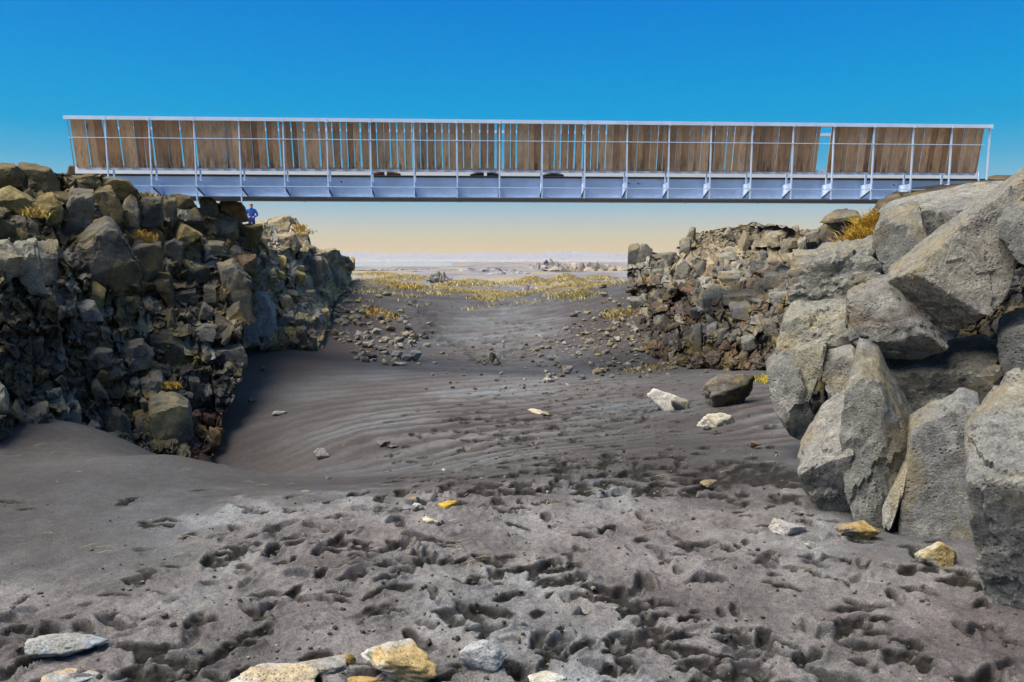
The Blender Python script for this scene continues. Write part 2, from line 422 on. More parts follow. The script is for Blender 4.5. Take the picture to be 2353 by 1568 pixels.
g_me = mesh_from('sand', np.stack([XX, YY, ZZ], -1).reshape(-1, 3), quads, gtint)

m, t, b = new_mat('black_sand')
co = N(t, 'ShaderNodeNewGeometry').outputs['Position']
at_ = N(t, 'ShaderNodeAttribute', attribute_name='tint')
sp3 = N(t, 'ShaderNodeSeparateColor'); t.links.new(at_.outputs['Color'], sp3.inputs[0])
n1 = tex(t, 'ShaderNodeTexNoise', co, 0.55, Detail=5, Roughness=0.6)
n2 = tex(t, 'ShaderNodeTexNoise', co, 14, Detail=8, Roughness=0.75)
n3 = tex(t, 'ShaderNodeTexNoise', co, 110, Detail=5, Roughness=0.85)
c = ramp(t, n1.outputs[0], [(0.36, (0.037, 0.032, 0.033, 1)), (0.5, (0.047, 0.044, 0.045, 1)), (0.64, (0.058, 0.060, 0.066, 1))])
c = mixc(t, c, ramp(t, n2.outputs[0], [(0.30, 0.72), (0.70, 1.28)]), 1.0, 'MULTIPLY')
c = mixc(t, c, mixc(t, c, (3.35, 3.45, 3.4, 1), 1.0, 'MULTIPLY'), at_.outputs['Alpha'])
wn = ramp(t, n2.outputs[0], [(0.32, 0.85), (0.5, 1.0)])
c = mixc(t, c, (0.011, 0.010, 0.009, 1), mixc(t, sp3.outputs[0], wn, 1.0, 'MULTIPLY'))  # near-black for damp sand and for the painted shade inside pits
c = mixc(t, c, (0.040, 0.029, 0.024, 1), sp3.outputs[1])
c = mixc(t, c, (0.24, 0.18, 0.07, 1), mixc(t, sp3.outputs[2], ramp(t, tex(t, 'ShaderNodeTexNoise', co, 1.6, Detail=6, Roughness=0.7).outputs[0], [(0.4, 0.25), (0.6, 1.0)]), 1.0, 'MULTIPLY'))
spY = N(t, 'ShaderNodeSeparateXYZ'); t.links.new(co, spY.inputs[0])
mrY = N(t, 'ShaderNodeMapRange'); mrY.inputs[1].default_value = 52; mrY.inputs[2].default_value = 85; t.links.new(spY.outputs[1], mrY.inputs[0])
fp = N(t, 'ShaderNodeMapping'); fp.inputs['Scale'].default_value = (0.05, 0.018, 0.05); t.links.new(co, fp.inputs[0])
fn = tex(t, 'ShaderNodeTexNoise', fp.outputs[0], 1.0, Detail=7, Roughness=0.65)
fc = ramp(t, fn.outputs[0], [(0.30, (0.10, 0.095, 0.10, 1)), (0.42, (0.13, 0.125, 0.135, 1)), (0.52, (0.19, 0.18, 0.19, 1)), (0.60, (0.26, 0.20, 0.10, 1)), (0.72, (0.20, 0.19, 0.20, 1))])
c = mixc(t, c, fc, mrY.outputs[0])
# sand grains: black specks, and pale ones that paint glints into the colour
vo = tex(t, 'ShaderNodeTexVoronoi', co, 120)
spk = ramp(t, vo.outputs['Color'], [(0.90, 0.0), (0.93, 1.0)])
spd = ramp(t, vo.outputs['Distance'], [(0.12, 1.0), (0.30, 0.0)])
c = mixc(t, c, ramp(t, n3.outputs[0], [(0.36, 0.40), (0.64, 1.6)]), 0.9, 'MULTIPLY')
c = mixc(t, c, (0.42, 0.40, 0.36, 1), mixc(t, spk, spd, 1.0, 'MULTIPLY'))
t.links.new(c, b.inputs['Base Color'])
b.inputs['Roughness'].default_value = 0.82
hh = mixc(t, n2.outputs[0], n3.outputs[0], 0.4)
bp = N(t, 'ShaderNodeBump'); bp.inputs['Strength'].default_value = 0.8; bp.inputs['Distance'].default_value = 0.018
t.links.new(hh, bp.inputs['Height']); t.links.new(bp.outputs[0], b.inputs['Normal'])
M_SAND = m
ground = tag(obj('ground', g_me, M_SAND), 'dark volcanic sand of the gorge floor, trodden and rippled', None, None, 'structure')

# ------------------------------------------------------------------ rocks
def rock_verts(planes, dist, radii, lv, p=16, namp=0.03, nf=2.2, seed=0.0, chip=0.6):
    """weathered block: rounded intersection of half-spaces plus noise; planes are in the block's local frame"""
    D = ICO[lv][0] * radii
    D = D / np.linalg.norm(D, axis=1)[:, None]
    q = np.maximum(D @ planes.T, 0) / dist[None, :]
    r = 1.0 / np.power(np.power(q, p).sum(1) + 1e-12, 1.0 / p)
    V = D * r[:, None]
    s = float(np.mean(radii))
    o = seed * 3.71 + 11.0
    nn = fbm(V / s * nf + o, 3) if lv > 2 else noise3(V / s * nf + o)
    k = 1 + namp * 2.2 * nn
    if lv >= 4: k = k + namp * 0.8 * fbm(V / s * nf * 4.7 + o, 2)
    if lv >= 5: k = k + namp * 0.40 * fbm(V / s * nf * 13 + o, 2)
    if lv >= 4:
        rs_ = np.random.default_rng(int(seed * 7) + 5)
        for n_c, a_c in ((26, 0.035), (150, 0.014)):
            S = V[rs_.integers(0, len(V), n_c)] * rs_.uniform(0.8, 1.05, (n_c, 1)); wv = V + s * 0.12 * np.stack([noise3(V / s * 5 + 3 * q_) for q_ in range(3)], 1)
            ci = np.argmin(((wv[:, None] - S[None]) ** 2).sum(2), 1); k = k + chip * a_c * rs_.normal(0, 1, n_c)[ci]
    V = V * k[:, None]
    return V
def hull2d(P):
    P = sorted(map(tuple, P))
    def half(Q):
        h = []
        for a in Q:
            while len(h) >= 2 and (h[-1][0] - h[-2][0]) * (a[1] - h[-2][1]) - (h[-1][1] - h[-2][1]) * (a[0] - h[-2][0]) <= 0: h.pop()
            h.append(a)
        return h
    lo = half(P); up = half(P[::-1])
    return np.array(lo[:-1] + up[:-1])
def block(poly, Y, thick=0.8, facets=None, lv=3, p=16, namp=0.03, seed=None, rnd=None, back=0.0, grow=1.0, nf=2.2, taper=0.12, chip=0.6):
    """A block whose outline is poly (view positions) standing at distance Y; returns (origin, verts in world frame offset)"""
    rnd = rnd or R_
    P = np.asarray(poly, float)
    c = P.mean(0)
    o = at(c[0], c[1], Y)
    yaw = math.atan2(o[0], o[1])
    r = np.array([math.cos(yaw), -math.sin(yaw), 0.0]); n = np.array([-math.sin(yaw), -math.cos(yaw), 0.0]); up = np.array([0, 0, 1.0])
    dist = math.hypot(o[0], o[1])
    L = []
    for q in P:
        d = at(q[0], q[1], 1.0) - np.array([0, 0, CAMZ])
        tt = -(dist) / (d @ n)
        w = np.array([0, 0, CAMZ]) + d * tt - o
        L.append((w @ r, w @ up))
    H = hull2d(L); cc = H.mean(0)
    o = o + r * cc[0] + up * cc[1]; H = (H - cc) * grow
    size = math.sqrt(max((H[:, 0].max() - H[:, 0].min()) * (H[:, 1].max() - H[:, 1].min()), 1e-6))
    th = thick * size
    pl, di = [], []
    for i in range(len(H)):
        a, b_ = H[i], H[(i + 1) % len(H)]
        e = b_ - a; ln = np.linalg.norm(e)
        if ln < 1e-5: continue
        nx, ny = e[1] / ln, -e[0] / ln
        z = rnd.uniform(-taper, taper) + (0.28 * max(ny, 0)) - 0.10 * max(-ny, 0)
        v = np.array([nx, ny, z]); k = np.linalg.norm(v)
        # the side leans about its outline edge placed a little behind the front face
        d = (nx * a[0] + ny * a[1] + z * th * 0.15) / k
        pl.append(v / k); di.append(max(d, 0.03 * size))
    fs = facets
    if fs is None:
        fs = [(rnd.uniform(-0.28, 0.28), rnd.uniform(-0.15, 0.30), 1.0, rnd.uniform(0.42, 0.5))]
        for _ in range(rnd.randint(1, 3)):
            a = rnd.uniform(0, 6.28); q_ = rnd.uniform(0.5, 1.6); fs.append((q_ * math.cos(a), q_ * math.sin(a), 1.0, rnd.uniform(0.42, 0.62)))
    for (a, b_, z, d) in fs:
        v = np.array([a, b_, z]); pl.append(v / np.linalg.norm(v)); di.append(d * th)
    pl.append(np.array([0, 0, -1.0])); di.append(th * 0.55)
    pl = np.array(pl); di = np.array(di)
    rad = np.array([(H[:, 0].max() - H[:, 0].min()) / 2, (H[:, 1].max() - H[:, 1].min()) / 2, th / 2])
    V = rock_verts(pl, di, rad, lv, p, namp, nf, rnd.uniform(0, 900) if seed is None else seed, chip)
    o = o - n * (back * size)
    W = V[:, :1] * r + V[:, 1:2] * up + V[:, 2:3] * n
    return o, W, size

def in_poly(pt, poly):
    x, y = pt; c = False; n = len(poly)
    for i in range(n):
        x1, y1 = poly[i]; x2, y2 = poly[(i + 1) % n]
        if (y1 > y) != (y2 > y) and x < (x2 - x1) * (y - y1) / (y2 - y1) + x1: c = not c
    return c
def clip_half(P, m, d):
    out = []
    n = len(P)
    for i in range(n):
        a, b_ = P[i], P[(i + 1) % n]
        da = (a - m) @ d; db = (b_ - m) @ d
        if da <= 0: out.append(a)
        if (da < 0 < db) or (db < 0 < da): out.append(a + (b_ - a) * (da / (da - db)))
    return out
def fracture(region, target, rnd):
    """splits the area along crossing joints into convex blocks of very unequal size"""
    reg = np.array(region, float); x0, y0 = reg.min(0) - 3; x1, y1 = reg.max(0) + 3
    stack = [np.array([(x0, y0), (x1, y0), (x1, y1), (x0, y1)])]; out = []
    while stack:
        P = stack.pop(); c = P.mean(0); x, y = P[:, 0], P[:, 1]
        size = math.sqrt(abs(0.5 * np.sum(x * np.roll(y, -1) - y * np.roll(x, -1))))
        inside = in_poly(c, region)
        if size < target(c[0], c[1]) * min(math.exp(rnd.gauss(0.05, 0.42)), 1.55):
            if inside: out.append((size, c, P))
            continue
        cov = np.cov((P - c).T); w, E = np.linalg.eigh(cov); d = E[:, 1] if (w[1] > 2.2 * w[0] or rnd.random() < 0.75) else E[:, 0]
        a = rnd.gauss(0, 0.26); d = np.array([d[0] * math.cos(a) - d[1] * math.sin(a), d[0] * math.sin(a) + d[1] * math.cos(a)])
        tt = (P - c) @ d; m = c + d * (tt.min() + (tt.max() - tt.min()) * rnd.uniform(0.3, 0.7))
        for sg in (1, -1):
            Q = clip_half(list(P), m, d * sg)
            if len(Q) >= 3: stack.append(np.array(Q))
    return out

def cell_field(Q, size, seed, aniso=(1.0, 1.0), warp=0.35):
    """broken-face pattern: per point the cell number, the offset from the cell centre and the distance to the next joint"""
    r = np.random.default_rng(seed); A = np.array(aniso)
    W = np.stack([noise3(np.column_stack([Q / (size * 1.3), np.full(len(Q), seed * 1.7)])), noise3(np.column_stack([Q / (size * 1.3) + 9, np.full(len(Q), seed * 1.7)]))], 1) * size * warp
    P = (Q + W) * A
    lo, hi = P.min(0) - size, P.max(0) + size
    nx, ny = int((hi[0] - lo[0]) / size) + 1, int((hi[1] - lo[1]) / size) + 1
    S = np.stack(np.meshgrid(np.arange(nx), np.arange(ny)), -1).reshape(-1, 2) + r.uniform(0.05, 0.95, (nx * ny, 2))
    S = S * size + lo
    gi = np.floor((P - lo) / size).astype(int)
    best = np.full(len(P), 1e9); sec = np.full(len(P), 1e9); idx = np.zeros(len(P), int)
    for dx in (-1, 0, 1):
        for dy in (-1, 0, 1):
            a = np.clip(gi[:, 0] + dx, 0, nx - 1); b_ = np.clip(gi[:, 1] + dy, 0, ny - 1); k = b_ * nx + a
            d = np.linalg.norm(P - S[k], axis=1)
            same = k == idx
            nb = (d < best) & ~(same & (best < 1e8))
            sec = np.where(nb, best, np.where((d < sec) & (k != idx), d, sec)); idx = np.where(nb, k, idx); best = np.minimum(best, d)
    return idx, (P - S[idx]) / size, (sec - best) / size, r, nx * ny
def face_mesh(region, Dfun, off, step, side, name, tintfun, sizes=(70, 30, 13), seed=1, gain=1.0, dark=1.0):
    """the rock wall itself: one continuous face broken by joints, ledges and chips; its sides and top run back into the ground"""
    reg = region; ys = [p[1] for p in reg]; good = []
    for y in np.arange(min(ys) + 3, max(ys), step):
        xs = []
        for i in range(len(reg)):
            (x1, y1), (x2, y2) = reg[i], reg[(i + 1) % len(reg)]
            if (y1 > y) != (y2 > y): xs.append(x1 + (x2 - x1) * (y - y1) / (y2 - y1))
        if len(xs) >= 2 and max(xs) - min(xs) > 8: good.append((y, min(xs) + 2, max(xs) - 2))
    wmax = max(b_ - a for _, a, b_ in good); nx = int(wmax / step); nr = len(good)
    Q = np.array([(a + (b_ - a) * k / (nx - 1), y) for (y, a, b_) in good for k in range(nx)])
    Q0 = Q.copy()
    kk = np.unique(np.append(np.arange(0, nx, 6), nx - 1)); rr0 = np.unique(np.append(np.arange(0, nr, 2), nr - 1))
    Dg = np.array([np.interp(np.arange(nx), kk, [Dfun(*Q[j * nx + k]) for k in kk]) for j in rr0])
    base = np.array([np.interp(np.arange(nr), rr0, Dg[:, k]) for k in range(nx)]).T.ravel()
    dpx = np.zeros(len(Q)); tint = np.zeros((len(Q), 3)); lum = np.ones(len(Q))
    for lv, (sz, amp, tl, cr, an) in enumerate(((sizes[0], 0.26, 0.55, 0.30, (1.0, 0.85)), (sizes[1], 0.26, 0.60, 0.20, (1.0, 1.05)), (sizes[2], 0.24, 0.55, 0.10, (1.1, 1.0)))):
        idx, loc, edge, r, n = cell_field(Q, sz, seed * 10 + lv, an)
        o = r.normal(0, amp, n); o[r.random(n) < 0.10] += 0.55; ty = r.uniform(-0.9, 1.0, n) * tl; tx = r.uniform(-0.8, 0.8, n) * tl
        dpx += sz * (o[idx] - loc[:, 1] * ty[idx] - loc[:, 0] * tx[idx]) * 0.8
        dpx += sz * cr * (1 - sstep(0.0, 0.16, edge)) * (r.random(n)[idx] > 0.25)
        lum *= r.uniform(0.72, 1.3, n)[idx]
        if lv == 1:
            rr_ = random.Random(seed + 3); ct = np.array([S_ for S_ in [(0, 0, 0)] * n]); 
            cx = np.zeros((n, 2)); cnt = np.bincount(idx, minlength=n) + 1e-6
            cx[:, 0] = np.bincount(idx, Q[:, 0], n) / cnt; cx[:, 1] = np.bincount(idx, Q[:, 1], n) / cnt
            ct = np.array([tintfun(cx[k, 0], cx[k, 1], rr_) if cnt[k] > 1 else (0.1, 0.1, 0.1) for k in range(n)]); tint = ct[idx] * dark
    dpx += sizes[2] * 0.5 * fbm(np.column_stack([Q / sizes[2] * 1.4, np.full(len(Q), 3.3)]), 2)
    Yv = base * (1 + gain * dpx / F) + off
    jq = np.column_stack([Q / (sizes[1] * 0.9), np.full(len(Q), seed * 0.37)]); jr = np.column_stack([np.round(Q / (sizes[1] * 0.55)) * 0.77, np.full(len(Q), 0.4)])
    Q[:, 1] += sizes[1] * (0.30 * fbm(jq, 3) + 0.16 * noise3(jr + 0.31)); Q[:, 0] += sizes[1] * 0.25 * fbm(jq + 31, 3)
    dx, dy = (Q[:, 0] - CX) / F, (CY - Q[:, 1]) / F
    d = np.stack([dx, cp + dy * sp, -sp + dy * cp], 1); V = np.array([0, 0, CAMZ]) + d * (Yv / d[:, 1])[:, None]
    T = tint * lum[:, None]
    idx = np.arange(len(V)).reshape(nr, nx)
    faces = np.stack([idx[:-1, :-1], idx[1:, :-1], idx[1:, 1:], idx[:-1, 1:]], -1).reshape(-1, 4)
    fc = Q0[faces].mean(1); ins = np.zeros(len(fc), bool)
    for i in range(len(reg)):
        (x1, y1), (x2, y2) = reg[i], reg[(i + 1) % len(reg)]
        cr_ = (y1 > fc[:, 1]) != (y2 > fc[:, 1])
        ins ^= cr_ & (fc[:, 0] < (x2 - x1) * (fc[:, 1] - y1) / ((y2 - y1) if y2 != y1 else 1e-9) + x1)
    faces = faces[ins & (np.ptp(Q0[faces][:, :, 0], axis=1) < 13)]
    border = list(idx[0, :]) + list(idx[1:, -1]) + list(idx[-1, -2::-1]) + list(idx[-2:0:-1, 0])
    n0 = len(V); rd = V[border][:, :2] / np.linalg.norm(V[border][:, :2], axis=1)[:, None]; an = -side * 0.16
    rd = np.stack([rd[:, 0] * math.cos(an) - rd[:, 1] * math.sin(an), rd[:, 0] * math.sin(an) + rd[:, 1] * math.cos(an)], 1)
    bk = V[border].copy(); bk[:, :2] += rd * 6.0; bk[:, 2] -= 0.15
    V = np.vstack([V, bk]); T = np.vstack([T, T[border]]); m_ = len(border)
    sk = np.array([[border[i], border[(i + 1) % m_], n0 + (i + 1) % m_, n0 + i] for i in range(m_) if np.abs(Q0[border[i]] - Q0[border[(i + 1) % m_]]).max() < 14])
    me = mesh_from(name, V, np.vstack([faces, sk]), T)
    me.set_sharp_from_angle(angle=math.radians(32))
    return me

def build_cliff(name, label, region, keys, traced, fills, tintfun, side, conv, off, seed, lv_big=4, mat=None, micro=(0, 5), skip_face=False, maxfill=300, relief=0.03, sizes=(70, 30, 13), step=2.4, keep=0.10, gain=1.15, dark=0.85):
    rnd = random.Random(seed); mat = mat or M_ROCK
    D = tps_fit(np.array([(a / 100, b_ / 100) for a, b_, _ in keys]), [k[2] for k in keys], 0.02)
    def Df(x, y):
        Y = float(D([(x / 100, y / 100)])[0])
        pn = np.array([[x / 70.0, y / 45.0, seed]]); ps = np.array([[x / 240.0 + 3, (y + 14 * float(noise3(pn)[0])) / 26.0, seed + 5.5]])
        return Y * (1 + relief * (0.6 * float(noise3(pn)[0]) + float(noise3(ps)[0])))
    pl = [[conv(*q) for q in tr[0]] for tr in traced]
    c0 = at(*np.mean(np.array(region), 0), Df(*np.mean(np.array(region), 0)))
    root = empty(name, (c0[0], c0[1], ground_base(np.array([c0[0]]), np.array([c0[1]]))[0]))
    tag(root, label, None, None, 'structure')
    ro = np.array(root.location)
    if not skip_face:
        f = obj('rock_face', face_mesh(region, Df, off, step, side, 'rock_face', tintfun, sizes, seed, gain, dark), mat, root); f.location = -Vector(ro)
    count = 0
    for P, tr in zip(pl, traced):
        opt = tr[1] if len(tr) > 1 else {}
        c = np.mean(P, 0); px = max(np.ptp(np.array(P)[:, 0]), np.ptp(np.array(P)[:, 1]))
        Y = Df(c[0], c[1]) + opt.get('dy', 0.0) * 0.6 + 0.10 * px * Df(c[0], c[1]) / F
        o, W, s = block(P, Y, opt.get('th', 0.8), opt.get('f'), opt.get('lv', lv_big if px > 34 else 3), opt.get('p', 44), opt.get('na', 0.016), None, rnd, grow=1.03, chip=1.2 * (opt.get('na', 0.016) > 0.013))
        tn = np.array(opt.get('t', tintfun(c[0], c[1], rnd))) * dark * rnd.uniform(0.75, 1.1)
        obj('stone', crisp(mesh_from('stone', W, ICO[opt.get('lv', lv_big if px > 34 else 3)][1], np.tile(np.array(tn, float), (len(W), 1)))), mat, root, o - ro)
        count += 1
    acc = Acc(); rest = Acc(); cells_all = []
    for tgt in fills:
        for size, q, cell in fracture(region, tgt, rnd):
            if any(in_poly(q, P) for P in pl) or rnd.random() > keep: continue
            cells_all.append((size * 0.5, q, cell))
    cells_all.sort(key=lambda a: -a[0])
    for r, q, cell in cells_all:
        Y = Df(q[0], q[1]); s_m = 2 * r * Y / F
        lv = 4 if r > 17 else (3 if r > 8 else 2)
        deep = rnd.gauss(0.15, 0.12)
        o, W, s = block(cell, Y + deep * s_m, rnd.uniform(1.0, 1.7), None, lv, rnd.choice([24, 40, 40]), rnd.uniform(0.012, 0.034), None, rnd, grow=rnd.uniform(1.02, 1.10), taper=0.16)
        tn = np.array(tintfun(q[0], q[1], rnd)) * dark
        if count < maxfill:
            obj('stone', crisp(mesh_from('stone', W, ICO[lv][1], np.tile(tn, (len(W), 1)))), mat, root, o - ro); count += 1
        else:
            rest.add(W + o - ro, ICO[lv][1], tn)
    for k in range(micro[0]):                                   # crumbs wedged in the joints
        x0, y0 = np.min(region, 0); x1, y1 = np.max(region, 0)
        q = (rnd.uniform(x0, x1), rnd.uniform(y0, y1))
        if not in_poly(q, region) or any(in_poly(q, P) for P in pl): continue
        r = rnd.uniform(0.5, 1.5) * micro[1]; Y = Df(*q)
        cell = [(q[0] + r * rnd.uniform(0.6, 1.2) * math.cos(a + rnd.uniform(-.3, .3)), q[1] + r * rnd.uniform(0.6, 1.2) * math.sin(a)) for a in np.linspace(0, 6.28, 6)[:-1]]
        o, W, s = block(cell, Y + rnd.uniform(-0.4, 0.6) * 15 * Y / F, 1.1, None, 2 if r > 4 else 1, 30, 0.04, None, rnd, taper=0.3)
        rest.add(W + o - ro, ICO[2 if r > 4 else 1][1], np.array(tintfun(q[0], q[1], rnd)) * rnd.uniform(0.8, 1.3))
    if rest.n:
        tag(obj('small_stones', crisp(rest.mesh('small_stones')), mat, root), kind='stuff')
    return root, Df

J = lambda rnd, a, k=0.25: tuple(c * rnd.uniform(1 - k, 1 + k) for c in a)
def jit(rnd, col, k=0.28):
    f = rnd.uniform(1 - k, 1 + k) if hasattr(rnd, 'uniform') else 1.0
    return np.array(col) * f
def lerp(a, b_, f): return np.array(a) * (1 - f) + np.array(b_) * f

# --- near left cliff
L1_REG = [(-60, 386), (0, 388), (45, 393), (90, 389), (150, 396), (205, 400), (250, 410), (290, 418), (305, 432), (325, 446), (360, 452), (420, 457), (470, 458), (545, 470), (560, 516), (597, 527),
          (596, 560), (588, 610), (577, 650), (572, 700), (560, 750), (555, 790), (566, 820), (558, 860), (545, 890), (530, 930), (512, 960), (512, 1000), (502, 1050), (480, 1085), (430, 1075), (360, 1060), (230, 1050), (190, 1075), (110, 1085), (50, 1110), (-60, 1120)]
L1_KEYS = [(-60, 1100, 6.2), (60, 1080, 6.6), (220, 1010, 8.0), (500, 1060, 9.5), (400, 1000, 9.3), (0, 390, 10.4), (150, 395, 12.0), (300, 430, 13.6), (420, 460, 15.2), (560, 480, 17.2), (595, 540, 17.5), (565, 800, 12.0), (580, 650, 14.5), (60, 650, 8.2), (250, 640, 10.5), (250, 850, 9.3), (60, 850, 7.3), (420, 700, 12.3)]
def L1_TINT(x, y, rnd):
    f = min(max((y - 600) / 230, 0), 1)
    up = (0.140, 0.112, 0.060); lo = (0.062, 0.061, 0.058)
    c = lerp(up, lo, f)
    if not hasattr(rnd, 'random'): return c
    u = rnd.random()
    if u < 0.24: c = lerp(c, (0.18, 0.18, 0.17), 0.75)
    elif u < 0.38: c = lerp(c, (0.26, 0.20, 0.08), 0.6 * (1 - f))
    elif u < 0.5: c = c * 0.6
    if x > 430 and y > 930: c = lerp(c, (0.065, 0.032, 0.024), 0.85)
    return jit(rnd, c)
convA = lambda x, y: (x * 0.25645, 367.6 + y * 0.25645)
def cB(L): return [(x, y + 344.7 / 0.25645) for x, y in L]     # lower view of the same cliff, in the same units
G1 = (0.165, 0.16, 0.145); G2 = (0.115, 0.11, 0.095); OL = (0.17, 0.135, 0.065); DK = (0.06, 0.059, 0.056); PL = (0.29, 0.28, 0.23); RD = (0.075, 0.036, 0.026)
